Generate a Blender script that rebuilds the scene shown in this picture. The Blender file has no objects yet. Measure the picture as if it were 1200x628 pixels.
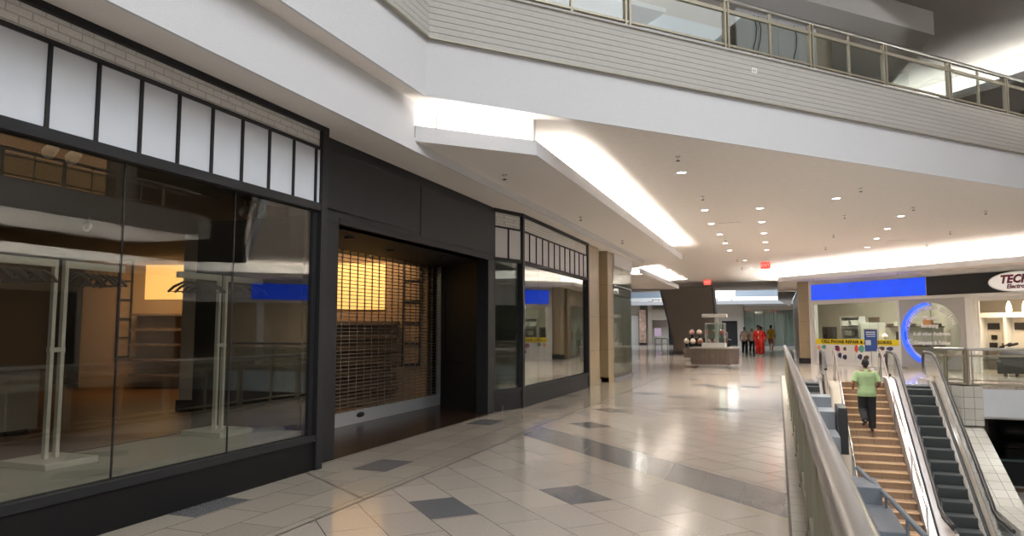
import bpy, bmesh, math, random
from mathutils import Vector, Matrix
random.seed(7)
SC = bpy.context.scene
COL = SC.collection
PI = math.pi
R2 = math.sqrt(0.5)

# ------------------------------------------------------------------ helpers
def lin(c):
    return tuple((v / 12.92 if v <= 0.04045 else ((v + 0.055) / 1.055) ** 2.4) for v in c)

def rgb(r, g, b):
    return lin((r / 255.0, g / 255.0, b / 255.0))

def wloc(o):
    v = Vector((0, 0, 0))
    while o is not None:
        v += o.location
        o = o.parent
    return v

def frame(o, u):
    """local (a, b, z) -> o + a*u + b*left(u) + z"""
    o = Vector(o); u = Vector((u[0], u[1], 0)).normalized(); n = Vector((-u.y, u.x, 0))
    def T(p):
        return o + u * p[0] + n * p[1] + Vector((0, 0, p[2]))
    return T

class MB:
    def __init__(self, T=None):
        self.v = []; self.f = []; self.m = []; self.s = []; self.T = T
    def add(self, vs, fs, m=0, smooth=False):
        b = len(self.v)
        for p in vs:
            p = Vector(p)
            self.v.append(self.T(p) if self.T else p)
        for f in fs:
            self.f.append([b + i for i in f]); self.m.append(m); self.s.append(smooth)
        return self
    def bx(self, x0, x1, y0, y1, z0, z1, m=0):
        vs = [(x0,y0,z0),(x1,y0,z0),(x1,y1,z0),(x0,y1,z0),(x0,y0,z1),(x1,y0,z1),(x1,y1,z1),(x0,y1,z1)]
        return self.add(vs, [(0,3,2,1),(4,5,6,7),(0,1,5,4),(1,2,6,5),(2,3,7,6),(3,0,4,7)], m)
    def box(self, c, s, rz=0, m=0):
        a, b = math.cos(rz), math.sin(rz); vs = []
        for z in (-1, 1):
            for x, y in ((-1,-1),(1,-1),(1,1),(-1,1)):
                dx, dy = x*s[0]/2, y*s[1]/2
                vs.append((c[0]+dx*a-dy*b, c[1]+dx*b+dy*a, c[2]+z*s[2]/2))
        return self.add(vs, [(0,3,2,1),(4,5,6,7),(0,1,5,4),(1,2,6,5),(2,3,7,6),(3,0,4,7)], m)
    def prism(self, poly, z0, z1, m=0):
        n = len(poly)
        ar = sum(poly[i][0]*poly[(i+1)%n][1]-poly[(i+1)%n][0]*poly[i][1] for i in range(n))
        if ar < 0: poly = list(reversed(poly))
        vs = [(p[0],p[1],z0) for p in poly]+[(p[0],p[1],z1) for p in poly]
        fs = [tuple(reversed(range(n))), tuple(range(n,2*n))]+[(i,(i+1)%n,n+(i+1)%n,n+i) for i in range(n)]
        return self.add(vs, fs, m)
    def extr(self, poly, axis, a0, a1, m=0):
        """extrude a 2D polygon: axis 'x' -> poly in (y,z); axis 'y' -> poly in (x,z)"""
        n = len(poly)
        P = (lambda p, a: (a,p[0],p[1])) if axis == 'x' else (lambda p, a: (p[0],a,p[1]))
        vs = [P(p,a0) for p in poly]+[P(p,a1) for p in poly]
        fs = [tuple(reversed(range(n))), tuple(range(n,2*n))]+[(i,(i+1)%n,n+(i+1)%n,n+i) for i in range(n)]
        return self.add(vs, fs, m)
    def quad(self, a, b, c, d, m=0):
        return self.add([a,b,c,d], [(0,1,2,3)], m)
    def tube(self, pts, r, n=10, m=0, caps=True):
        pts = [Vector(p) for p in pts]; rs = r if isinstance(r, (list,tuple)) else [r]*len(pts)
        t0 = (pts[1]-pts[0]).normalized()
        ref = Vector((0,0,1)) if abs(t0.z) < 0.9 else Vector((1,0,0))
        vs = []
        for i, p in enumerate(pts):
            if i == 0: t = t0
            elif i == len(pts)-1: t = (pts[i]-pts[i-1]).normalized()
            else: t = ((pts[i+1]-p).normalized()+(p-pts[i-1]).normalized()).normalized()
            a = t.cross(ref)
            if a.length < 1e-4: a = t.cross(Vector((0,1,0)))
            a.normalize(); b = a.cross(t).normalized(); ref = b
            for k in range(n):
                an = 2*PI*k/n
                vs.append(p + a*(math.cos(an)*rs[i]) + b*(math.sin(an)*rs[i]))
        fs = [(i*n+k, i*n+(k+1)%n, (i+1)*n+(k+1)%n, (i+1)*n+k) for i in range(len(pts)-1) for k in range(n)]
        self.add(vs, fs, m, True)
        if caps:
            self.add([vs[k] for k in range(n)], [tuple(reversed(range(n)))], m)
            self.add([vs[(len(pts)-1)*n+k] for k in range(n)], [tuple(range(n))], m)
        return self
    def bar(self, a, b, w, h, m=0):
        """rectangular bar from a to b: w sideways, h upward"""
        a = Vector(a); b = Vector(b); t = (b-a).normalized()
        up = Vector((0,0,1)) if abs(t.z) < 0.95 else Vector((0,1,0))
        s = t.cross(up).normalized(); u = s.cross(t).normalized()
        vs = [p + s*(x*w/2) + u*(y*h/2) for p in (a,b) for x,y in ((-1,-1),(1,-1),(1,1),(-1,1))]
        return self.add(vs, [(0,1,2,3),(7,6,5,4),(0,4,5,1),(1,5,6,2),(2,6,7,3),(3,7,4,0)], m)
    def lathe(self, prof, cx=0, cy=0, n=20, m=0, caps=True):
        vs = [(cx+r*math.cos(2*PI*k/n), cy+r*math.sin(2*PI*k/n), z) for r, z in prof for k in range(n)]
        L = len(prof)
        fs = [(i*n+k, i*n+(k+1)%n, (i+1)*n+(k+1)%n, (i+1)*n+k) for i in range(L-1) for k in range(n)]
        self.add(vs, fs, m, True)
        if caps: self.add(vs[:n], [tuple(reversed(range(n)))], m); self.add(vs[-n:], [tuple(range(n))], m)
        return self
    def loft(self, rings, n=16, m=0):
        """rings: (centre, rx, ry) horizontal ellipses"""
        vs = [(c[0]+rx*math.cos(2*PI*k/n), c[1]+ry*math.sin(2*PI*k/n), c[2]) for c,rx,ry in rings for k in range(n)]
        L = len(rings)
        fs = [(i*n+k, i*n+(k+1)%n, (i+1)*n+(k+1)%n, (i+1)*n+k) for i in range(L-1) for k in range(n)]
        self.add(vs, fs, m, True)
        self.add(vs[:n], [tuple(reversed(range(n)))], m); self.add(vs[-n:], [tuple(range(n))], m)
        return self
    def ball(self, c, r, n=14, m=0):
        r = r if isinstance(r, (list,tuple)) else (r,r,r)
        rings = []
        for i in range(1, n):
            a = PI*i/n
            rings.append(((c[0],c[1],c[2]-r[2]*math.cos(a)), r[0]*math.sin(a), r[1]*math.sin(a)))
        return self.loft(rings, n, m)
    def cap(self, a, b, ra, rb, n=10, m=0):
        """tapered capsule"""
        a = Vector(a); b = Vector(b); t = (b-a); L = max(t.length,1e-5); t = t/L
        pts = []; rs = []
        for k in (-0.95,-0.7,-0.35,0):
            pts.append(a+t*(ra*k)); rs.append(ra*math.sqrt(max(0.02,1-k*k)))
        for k in (0,0.35,0.7,0.95):
            pts.append(b+t*(rb*k+ (1e-4 if k==0 else 0))); rs.append(rb*math.sqrt(max(0.02,1-k*k)))
        return self.tube(pts, rs, n, m)
    def build(self, name, mats, parent=None, bevel=0, label=None, local=False):
        me = bpy.data.meshes.new(name)
        off = Vector((0,0,0)) if (parent is None or local) else wloc(parent)
        me.from_pydata([tuple(p-off) for p in self.v], [], self.f)
        if not isinstance(mats, (list,tuple)): mats = [mats]
        for mm in mats: me.materials.append(mm)
        for p, mi, s in zip(me.polygons, self.m, self.s):
            p.material_index = min(mi, len(mats)-1); p.use_smooth = s
        me.update()
        o = bpy.data.objects.new(name, me); COL.objects.link(o)
        if parent is not None: o.parent = parent
        if bevel:
            md = o.modifiers.new('Bevel','BEVEL'); md.width = bevel; md.segments = 2; md.limit_method = 'ANGLE'
        if label: o['label'] = label
        return o

def struct(o):
    o['kind'] = 'structure'; return o
def tag(o, label, cat, group=None):
    o['label'] = label; o['category'] = cat
    if group: o['group'] = group
    return o
def thing(name, label, cat, loc=(0,0,0), rz=0, group=None):
    o = bpy.data.objects.new(name, None); COL.objects.link(o)
    o.empty_display_size = 0.1
    o.location = loc; o.rotation_euler = (0,0,rz)
    return tag(o, label, cat, group)
def sthing(name, loc=(0,0,0)):
    o = bpy.data.objects.new(name, None); COL.objects.link(o)
    o.empty_display_size = 0.1; o.location = loc
    return struct(o)
def dup(root, loc, rz=0, label=None, group=None):
    r = root.copy(); COL.objects.link(r); r.location = loc; r.rotation_euler = (0,0,rz)
    if label: r['label'] = label
    if group: r['group'] = group
    for ch in list(root.children):
        c = ch.copy(); COL.objects.link(c); c.parent = r
        for g in list(ch.children):
            d = g.copy(); COL.objects.link(d); d.parent = c
    return r
ORD = ['first','second','third','fourth','fifth','sixth','seventh','eighth','ninth','tenth','eleventh','twelfth']

# ------------------------------------------------------------------ materials
def newmat(name):
    m = bpy.data.materials.new(name); m.use_nodes = True
    return m, m.node_tree, m.node_tree.nodes['Principled BSDF']
def mat(name, col, rough=0.6, metal=0.0, noise=0.0, nscale=40.0, bump=0.0, bscale=120.0, spec=0.5, coat=0.0, stretch=None):
    m, nt, b = newmat(name)
    b.inputs['Base Color'].default_value = (*col, 1); b.inputs['Roughness'].default_value = rough
    b.inputs['Metallic'].default_value = metal; b.inputs['Specular IOR Level'].default_value = spec
    b.inputs['Coat Weight'].default_value = coat
    tc = nt.nodes.new('ShaderNodeTexCoord'); src = tc.outputs['Object']
    if stretch:
        mp = nt.nodes.new('ShaderNodeMapping'); mp.inputs['Scale'].default_value = stretch
        nt.links.new(src, mp.inputs['Vector']); src = mp.outputs['Vector']
    if noise:
        n = nt.nodes.new('ShaderNodeTexNoise'); n.inputs['Scale'].default_value = nscale; n.inputs['Detail'].default_value = 4
        nt.links.new(src, n.inputs['Vector'])
        r = nt.nodes.new('ShaderNodeMapRange'); r.inputs['From Min'].default_value = 0.3; r.inputs['From Max'].default_value = 0.7
        r.inputs['To Min'].default_value = 1-noise; r.inputs['To Max'].default_value = 1+noise
        nt.links.new(n.outputs['Fac'], r.inputs['Value'])
        mx = nt.nodes.new('ShaderNodeVectorMath'); mx.operation = 'SCALE'; mx.inputs[0].default_value = col
        nt.links.new(r.outputs['Result'], mx.inputs['Scale'])
        nt.links.new(mx.outputs['Vector'], b.inputs['Base Color'])
    if bump:
        n = nt.nodes.new('ShaderNodeTexNoise'); n.inputs['Scale'].default_value = bscale; n.inputs['Detail'].default_value = 3
        nt.links.new(src, n.inputs['Vector'])
        bp = nt.nodes.new('ShaderNodeBump'); bp.inputs['Strength'].default_value = bump; bp.inputs['Distance'].default_value = 0.01
        nt.links.new(n.outputs['Fac'], bp.inputs['Height']); nt.links.new(bp.outputs['Normal'], b.inputs['Normal'])
    return m
def emit(name, col, strength, base=(0.8,0.8,0.8), noise=0):
    m, nt, b = newmat(name)
    b.inputs['Base Color'].default_value = (*base, 1); b.inputs['Roughness'].default_value = 0.5
    b.inputs['Emission Color'].default_value = (*col, 1); b.inputs['Emission Strength'].default_value = strength
    if noise:
        tc = nt.nodes.new('ShaderNodeTexCoord'); n = nt.nodes.new('ShaderNodeTexNoise'); n.inputs['Scale'].default_value = 1.6
        nt.links.new(tc.outputs['Object'], n.inputs['Vector'])
        r = nt.nodes.new('ShaderNodeMapRange'); r.inputs['From Min'].default_value = 0.3; r.inputs['From Max'].default_value = 0.7
        r.inputs['To Min'].default_value = strength*(1-noise); r.inputs['To Max'].default_value = strength*(1+noise)
        nt.links.new(n.outputs['Fac'], r.inputs['Value']); nt.links.new(r.outputs['Result'], b.inputs['Emission Strength'])
    return m
def glass(name, tint=(0.9,0.93,0.9), gain=1.0, gcol=(1,1,1)):
    m = bpy.data.materials.new(name); m.use_nodes = True; nt = m.node_tree; nt.nodes.clear()
    out = nt.nodes.new('ShaderNodeOutputMaterial'); mix = nt.nodes.new('ShaderNodeMixShader')
    tr = nt.nodes.new('ShaderNodeBsdfTransparent'); tr.inputs['Color'].default_value = (*tint,1)
    gl = nt.nodes.new('ShaderNodeBsdfGlossy'); gl.inputs['Roughness'].default_value = 0.0; gl.inputs['Color'].default_value = (*gcol,1)
    fr = nt.nodes.new('ShaderNodeFresnel'); fr.inputs['IOR'].default_value = 1.52
    geo = nt.nodes.new('ShaderNodeNewGeometry')
    # same reflectance from both sides of the thin pane
    dt = nt.nodes.new('ShaderNodeVectorMath'); dt.operation = 'DOT_PRODUCT'
    nt.links.new(geo.outputs['Incoming'], dt.inputs[0]); nt.links.new(geo.outputs['Normal'], dt.inputs[1])
    ab = nt.nodes.new('ShaderNodeMath'); ab.operation = 'ABSOLUTE'; nt.links.new(dt.outputs['Value'], ab.inputs[0])
    om = nt.nodes.new('ShaderNodeMath'); om.operation = 'SUBTRACT'; om.inputs[0].default_value = 1.0; nt.links.new(ab.outputs[0], om.inputs[1])
    pw = nt.nodes.new('ShaderNodeMath'); pw.operation = 'POWER'; pw.inputs[1].default_value = 4.2; nt.links.new(om.outputs[0], pw.inputs[0])
    ml = nt.nodes.new('ShaderNodeMath'); ml.operation = 'MULTIPLY_ADD'; ml.inputs[1].default_value = 0.9*gain; ml.inputs[2].default_value = 0.085*gain
    ml.use_clamp = True
    nt.links.new(pw.outputs[0], ml.inputs[0])
    nt.links.new(ml.outputs[0], mix.inputs['Fac'])
    nt.nodes.remove(fr)
    nt.links.new(tr.outputs[0], mix.inputs[1]); nt.links.new(gl.outputs[0], mix.inputs[2]); nt.links.new(mix.outputs[0], out.inputs['Surface'])
    return m
def tilemat(name, c1, c2, mortar, w, h, rot=0.0, shift=(0,0,0), rough=0.12, msize=0.004, offset=0.5, plane='xy', bump=0.0, noise=True, spec=0.5):
    m, nt, b = newmat(name)
    tc = nt.nodes.new('ShaderNodeTexCoord'); mp = nt.nodes.new('ShaderNodeMapping')
    mp.vector_type = 'POINT'
    src = tc.outputs['Object']
    if plane != 'xy':
        sx = nt.nodes.new('ShaderNodeSeparateXYZ'); cx = nt.nodes.new('ShaderNodeCombineXYZ')
        nt.links.new(src, sx.inputs[0])
        nt.links.new(sx.outputs[{'y':'Y','x':'X'}[plane[0]]], cx.inputs['X']); nt.links.new(sx.outputs['Z'], cx.inputs['Y'])
        src = cx.outputs[0]
    mp.inputs['Rotation'].default_value = (0,0,rot); mp.inputs['Location'].default_value = shift
    nt.links.new(src, mp.inputs['Vector'])
    br = nt.nodes.new('ShaderNodeTexBrick'); br.offset = offset; br.inputs['Scale'].default_value = 1.0
    br.inputs['Color1'].default_value = (*c1,1); br.inputs['Color2'].default_value = (*c2,1); br.inputs['Mortar'].default_value = (*mortar,1)
    br.inputs['Mortar Size'].default_value = msize; br.inputs['Mortar Smooth'].default_value = 0.1
    br.inputs['Brick Width'].default_value = w; br.inputs['Row Height'].default_value = h
    nt.links.new(mp.outputs['Vector'], br.inputs['Vector'])
    colo = br.outputs['Color']
    if noise:
        n = nt.nodes.new('ShaderNodeTexNoise'); n.inputs['Scale'].default_value = 60; n.inputs['Detail'].default_value = 5
        nt.links.new(tc.outputs['Object'], n.inputs['Vector'])
        r = nt.nodes.new('ShaderNodeMapRange'); r.inputs['From Min'].default_value = 0.3; r.inputs['From Max'].default_value = 0.7
        r.inputs['To Min'].default_value = 0.9; r.inputs['To Max'].default_value = 1.1
        nt.links.new(n.outputs['Fac'], r.inputs['Value'])
        mx = nt.nodes.new('ShaderNodeVectorMath'); mx.operation = 'SCALE'
        nt.links.new(colo, mx.inputs[0]); nt.links.new(r.outputs['Result'], mx.inputs['Scale']); colo = mx.outputs['Vector']
    nt.links.new(colo, b.inputs['Base Color'])
    b.inputs['Roughness'].default_value = rough; b.inputs['Specular IOR Level'].default_value = spec
    if bump:
        bp = nt.nodes.new('ShaderNodeBump'); bp.inputs['Strength'].default_value = bump; bp.inputs['Distance'].default_value = 0.01; bp.invert = True
        nt.links.new(br.outputs['Fac'], bp.inputs['Height']); nt.links.new(bp.outputs['Normal'], b.inputs['Normal'])
    return m

M = {}
M['fascia'] = mat('white stipple plaster', (0.62,0.618,0.632), 0.85, noise=0.05, nscale=70, bump=0.25, bscale=90)
M['ceil'] = mat('warm ceiling plaster', (0.80,0.735,0.685), 0.9, noise=0.03, nscale=8)
M['soffit'] = mat('soffit plaster', (0.80,0.75,0.71), 0.9, noise=0.03, nscale=60, bump=0.1)
M['cove'] = mat('cove white paint', (0.85,0.84,0.80), 0.8)
M['siding'] = mat('beige siding', (0.44,0.42,0.39), 0.65, noise=0.03, nscale=20)
M['rail'] = mat('champagne painted metal', (0.36,0.325,0.25), 0.38, metal=0.35)
M['railtube'] = mat('satin steel handrail', (0.40,0.395,0.38), 0.3, metal=0.9)
M['black'] = mat('matt black panel', (0.013,0.013,0.0145), 0.6, spec=0.35, noise=0.15, nscale=30)
M['charcoal'] = mat('charcoal frame', (0.018,0.018,0.020), 0.55, spec=0.3)
M['base'] = mat('black stone base', (0.006,0.0055,0.006), 0.6, spec=0.25, noise=0.25, nscale=120)
M['panel'] = mat('frosted white panel', (0.66,0.69,0.74), 0.45, noise=0.02, nscale=4)
M['panelwarm'] = mat('frosted white panel warm', (0.66,0.65,0.67), 0.45, noise=0.02, nscale=4)
M['brick'] = tilemat('white painted brick', (0.78,0.76,0.73), (0.72,0.70,0.67), (0.52,0.50,0.47), 0.20, 0.066, plane='yz', rough=0.8, msize=0.006, bump=0.8)
M['brickx'] = tilemat('white painted brick on the return', (0.78,0.76,0.73), (0.72,0.70,0.67), (0.52,0.50,0.47), 0.20, 0.066, plane='xz', rough=0.8, msize=0.006, bump=0.8)
M['glassA'] = glass('shop glass dark', (0.86,0.86,0.82), 1.0)
M['glass'] = glass('clear glass', (0.86,0.92,0.89), 1.0)
M['railglass'] = glass('balustrade glass', (0.84,0.88,0.86), 0.9)
TW, TH = 0.69, 0.45
M['tile'] = tilemat('polished beige tile diagonal', rgb(180,168,156), rgb(168,157,146), rgb(95,86,78), TW, TH, rot=PI/4, shift=(0.06,-0.145,0), rough=0.13)
M['tileborder'] = tilemat('polished beige tile border', rgb(168,158,144), rgb(156,147,134), rgb(95,86,78), TW, TH, rot=PI/2, shift=(0.1,0.25,0), rough=0.13)
M['tiledark'] = mat('polished grey tile', rgb(106,105,106), 0.16, noise=0.1, nscale=60)
M['tileline'] = mat('dark joint strip', rgb(62,58,54), 0.3)
M['tilepale'] = mat('pale joint strip', rgb(170,158,144), 0.15)
M['recess'] = tilemat('dark entrance tile', rgb(58,42,32), rgb(44,32,25), rgb(24,18,15), 0.45, 0.45, rot=0, rough=0.2, offset=0.0)
M['kerb'] = tilemat('small pale kerb tile', rgb(196,190,180), rgb(184,178,168), rgb(110,103,96), 0.3, 0.3, rot=PI/2, rough=0.3, offset=0.0, msize=0.005)
M['whitetile'] = tilemat('white wall tile', rgb(205,203,196), rgb(195,192,184), rgb(105,100,94), 0.26, 0.32, plane='xz', rough=0.3, offset=0.0, msize=0.006)
M['whitetiletop'] = tilemat('white sloping tile', rgb(205,203,196), rgb(195,192,184), rgb(105,100,94), 0.30, 0.36, plane='xy', rough=0.3, offset=0.0, msize=0.007)
M['wood'] = tilemat('shop timber floor', rgb(104,74,48), rgb(88,60,38), rgb(50,34,22), 1.2, 0.14, rot=0, rough=0.35, msize=0.003)
M['stone'] = tilemat('beige stone pilaster', rgb(164,148,120), rgb(158,142,114), rgb(120,104,80), 2.0, 1.0, plane='yz', rough=0.4, msize=0.006)
M['platform'] = mat('grey display platform', rgb(150,148,140), 0.5, noise=0.04, nscale=9)
M['steel'] = mat('brushed stainless steel', (0.74,0.74,0.76), 0.26, metal=1.0, noise=0.06, nscale=6, stretch=(40,1,1))
M['chrome'] = mat('chrome', (0.8,0.8,0.82), 0.12, metal=1.0)
M['nickel'] = mat('satin nickel rack', (0.74,0.72,0.66), 0.4, metal=0.5)
M['rubber'] = mat('black rubber handrail', (0.02,0.02,0.022), 0.4)
M['escstep'] = mat('ribbed escalator step', (0.075,0.082,0.085), 0.5, metal=0.3, noise=0.15, nscale=30, stretch=(12,1,1))
M['stair'] = tilemat('tan stair tile', rgb(152,127,104), rgb(145,120,98), rgb(110,84,60), 0.4, 0.6, plane='xz', rough=0.45, offset=0.0)
M['tread'] = tilemat('tan tread tile', rgb(164,138,113), rgb(156,130,106), rgb(110,84,60), 0.4, 0.6, plane='xy', rough=0.35, offset=0.0)
M['nosing'] = mat('pale stair nosing', rgb(222,188,146), 0.3)
M['greymetal'] = mat('grey blue sheet metal', rgb(128,134,142), 0.45, metal=0.25, noise=0.04, nscale=5)
M['white'] = mat('white paint', (0.74,0.73,0.71), 0.6)
M['offwall'] = mat('pale cream wall', (0.62,0.57,0.50), 0.8, noise=0.03, nscale=5)
M['beigewall'] = mat('beige wall', (0.46,0.40,0.33), 0.8, noise=0.04, nscale=5)
M['greywall'] = mat('grey shop panel', (0.40,0.39,0.38), 0.6, noise=0.02)
M['bluewall'] = mat('pale blue wall', (0.55,0.63,0.72), 0.8)
M['courtwall'] = mat('blue grey court wall', (0.30,0.35,0.41), 0.8)
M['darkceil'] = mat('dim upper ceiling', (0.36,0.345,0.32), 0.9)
M['bronze'] = mat('bronze perforated cladding', (0.50,0.435,0.36), 0.6, metal=0.1, noise=0.25, nscale=90)
M['darkwood'] = mat('dark ribbed kiosk timber', rgb(100,88,80), 0.5, noise=0.3, nscale=3, stretch=(12,12,0.3))
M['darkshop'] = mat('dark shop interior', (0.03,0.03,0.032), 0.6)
M['tv'] = mat('black screen', (0.01,0.01,0.012), 0.15)
M['leather'] = mat('black leather', (0.008,0.008,0.009), 0.5, bump=0.2, bscale=30)
M['greyfab'] = mat('charcoal fabric', (0.05,0.05,0.05), 0.8)
M['yellow'] = mat('yellow banner vinyl', rgb(228,204,22), 0.5)
M['ink'] = mat('black lettering', (0.012,0.012,0.012), 0.5)
M['maroon'] = mat('maroon lettering', rgb(110,22,48), 0.5)
M['letterwhite'] = mat('white vinyl lettering', (0.88,0.88,0.88), 0.6)
M['posterwhite'] = mat('white poster paper', (0.74,0.73,0.72), 0.5)
M['posterblue'] = mat('blue poster', rgb(30,66,140), 0.4)
M['lilac'] = mat('lilac poster', rgb(214,186,208), 0.5)
M['pic_red'] = mat('red print', rgb(206,60,48), 0.5); M['pic_teal'] = mat('teal print', rgb(90,150,140), 0.5)
M['pic_purple'] = mat('purple print', rgb(110,50,110), 0.5); M['pic_orange'] = mat('orange print', rgb(224,140,80), 0.5)
M['pic_navy'] = mat('navy print', rgb(44,50,80), 0.5); M['pic_brown'] = mat('brown print', rgb(90,70,60), 0.5)
M['skin'] = mat('brown skin', rgb(120,78,56), 0.55); M['skinlight'] = mat('light skin', rgb(196,148,120), 0.55)
M['hair'] = mat('black hair', (0.012,0.010,0.009), 0.7, noise=0.3, nscale=80)
M['green_shirt'] = mat('pale green cotton', rgb(150,174,128), 0.85, noise=0.05, nscale=12, bump=0.5, bscale=9)
M['trouser'] = mat('black cotton', (0.012,0.012,0.014), 0.85)
M['shoe'] = mat('black shoe', (0.015,0.015,0.015), 0.5)
M['whiteshoe'] = mat('white shoe', (0.7,0.7,0.7), 0.6)
M['red'] = mat('red tracksuit', rgb(220,44,34), 0.7); M['tee'] = mat('cream tee', rgb(220,208,194), 0.85)
M['yel_shirt'] = mat('yellow shirt', rgb(236,196,74), 0.85); M['pinkshort'] = mat('dusty pink shorts', rgb(178,120,112), 0.85)
M['candy_a'] = mat('cream candy', rgb(206,188,170), 0.4, noise=0.4, nscale=60); M['candy_b'] = mat('red candy', rgb(206,70,76), 0.4, noise=0.4, nscale=60)
M['candy_c'] = mat('pink candy', rgb(214,160,160), 0.4, noise=0.4, nscale=60); M['candy_d'] = mat('brown candy', rgb(140,96,70), 0.4, noise=0.4, nscale=60)
# lamps and lit things
E_COVE = 105.0
M['covelamp'] = emit('cove fluorescent tube', (1.0,0.965,0.90), E_COVE)
M['covelampR'] = emit('cove fluorescent tube by the repair shop', (1.0,0.965,0.90), E_COVE*1.5)
M['covelampU'] = emit('upper level cove tube', (1.0,0.98,0.94), 40.0)
M['covelampF'] = emit('far court cove tube', (1.0,0.97,0.92), 22.0)
M['downlamp'] = emit('downlight lens', (1.0,0.98,0.95), 9.0)
M['blue'] = emit('blue lit acrylic', rgb(22,80,248), 0.72, base=(0.0,0.01,0.12), noise=0.12)
M['neon'] = emit('blue neon tube', rgb(34,84,255), 1.5, base=(0.02,0.05,0.5))
M['exit'] = emit('red exit lens', rgb(255,60,50), 1.6, base=(0.5,0.05,0.05))
M['niche'] = emit('warm niche glow panel', rgb(255,196,104), 0.7, base=(0.6,0.4,0.2))  # emission stands in for lamp light falling in the recess
M['pendant'] = emit('warm pendant shade', rgb(255,240,200), 3.5)
M['warmlamp'] = emit('warm lamp', rgb(255,205,140), 3.0)
M['skylight'] = emit('diffusing skylight', (0.93,0.96,1.0), 1.6)
M['whitelit'] = emit('white lit panel', (1.0,0.99,0.96), 2.2)
M['oval'] = emit('oval sign face', (1,0.97,0.93), 0.28, base=(0.7,0.68,0.66))
M['screenblue'] = emit('blue display screen', rgb(110,160,255), 2.0)

# ------------------------------------------------------------------ text
_dg = None
def text_mesh(body, size, shear=0.0, extrude=0.004, bold=0.0, ax='CENTER', space=1.0):
    cu = bpy.data.curves.new('lettering', 'FONT'); cu.body = body; cu.size = size; cu.shear = shear
    cu.extrude = extrude; cu.offset = bold; cu.align_x = ax; cu.align_y = 'CENTER'; cu.space_character = space; cu.resolution_u = 2
    o = bpy.data.objects.new('lettering', cu); COL.objects.link(o)
    bpy.context.view_layer.update()
    dg = bpy.context.evaluated_depsgraph_get()
    me = bpy.data.meshes.new_from_object(o.evaluated_get(dg))
    vs = [v.co.copy() for v in me.vertices]; fs = [tuple(p.vertices) for p in me.polygons]
    bpy.data.objects.remove(o); bpy.data.meshes.remove(me)
    return vs, fs
def put_text(mb, body, T, size, pos, rot=0, sx=1.0, **k):
    """writes into mb; T maps (right, up, out) to world"""
    vs, fs = text_mesh(body, size, **k)
    c, s = math.cos(rot), math.sin(rot)
    mb.add([T((pos[0]+(v.x*sx*c-v.y*s), pos[1]+(v.x*sx*s+v.y*c), v.z)) for v in vs], fs)

# ------------------------------------------------------------------ camera
cam = bpy.data.cameras.new('camera'); co = bpy.data.objects.new('camera', cam); COL.objects.link(co)
AZ = 0.3583297883; PITCH = 0.0865303736
cam.sensor_fit = 'HORIZONTAL'; cam.sensor_width = 36.0; cam.lens = 36.0*830/1200
cam.clip_start = 0.05; cam.clip_end = 400
co.location = (0,0,1.62); co.rotation_euler = (PI/2+PITCH, 0, AZ)
SC.camera = co
SC.view_settings.view_transform = 'Standard'; SC.view_settings.look = 'None'
SC.view_settings.gamma = 1.0; SC.view_settings.use_curve_mapping = False
SC.view_settings.exposure = 0.4
w = bpy.data.worlds.new('world'); SC.world = w; w.use_nodes = True
w.node_tree.nodes['Background'].inputs['Color'].default_value = (0.78,0.87,1.0,1)
w.node_tree.nodes['Background'].inputs['Strength'].default_value = 0.35

def area(name, loc, rot, sx, sy, power, col):
    l = bpy.data.lights.new(name, 'AREA'); l.shape = 'RECTANGLE'; l.size = sx; l.size_y = sy; l.energy = power; l.color = col
    o = bpy.data.objects.new(name, l); COL.objects.link(o); o.location = loc; o.rotation_euler = rot
    return o

# key levels
ZC, ZD, ZS, ZR = 4.63, 4.107, 4.06, 3.93      # main ceiling, drop ceiling, shop soffit, right soffit
ZLOW = -3.3                                    # lower floor
Z2 = 6.18                                      # upper floor

# ================================================================== SETTING
# ---- floor (with well)
f = MB()
f.bx(-3.75, 0.05, -6, 27, -0.3, 0, 0)
f.bx(-5.25, -3.75, -6, 20, -0.3, 0, 1)
f.bx(-9.0, -3.75, 20, 27, -0.3, 0, 0)
f.bx(-30, 0.05, 27, 92, -0.3, 0, 0)
f.prism([(0.05,27),(0.05,92),(30,92),(30,23.9),(4.95,23.9),(4.4,24.4),(0.30,24.4),(0.30,27)], -0.3, 0, 0)
f.bx(0.05, 0.30, -6, 27, -0.3, 0.004, 2)                                     # kerb strip
f.bx(11.5, 30, -6, 23.9, -0.3, 0, 0)
f.bx(-5.28, 0.05, 26.9, 27, -0.3, 0, 0)
floor = struct(f.build('floor', [M['tile'], M['tileborder'], M['kerb']]))
# inlaid darker tiles and strips, set flush with the floor
d = MB()
def dq(pts, m=0, z=0.0012):
    a = sum(pts[i][0]*pts[(i+1)%len(pts)][1]-pts[(i+1)%len(pts)][0]*pts[i][1] for i in range(len(pts)))
    if a < 0: pts = list(reversed(pts))
    d.add([(p[0],p[1],z) for p in pts], [tuple(range(len(pts)))], m)
def dtile(x, y):           # diagonal tile whose left corner is (x, y)
    a = TH*R2; b = TW*R2
    dq([(x,y),(x+b,y-b),(x+b+a,y-b+a),(x+a,y+a)])
for x, y in ((-3.32,6.07),(-2.33,6.99),(-3.45,12.0),(-3.62,14.3),(-2.6,17.6),(-3.6,18.3),(-1.4,15.2),(-1.9,20.8),(-1.2,21.4),(-2.4,21.6),(-0.6,23.5),(-3.2,24.0),(-1.0,5.2)):
    dtile(x, y)
for x, y in ((-5.22,4.92),(-4.7,7.22),(-5.08,11.3),(-4.62,14.05),(-5.05,16.6)):
    dq([(x,y),(x+TH,y),(x+TH,y+TW),(x,y+TW)])
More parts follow.
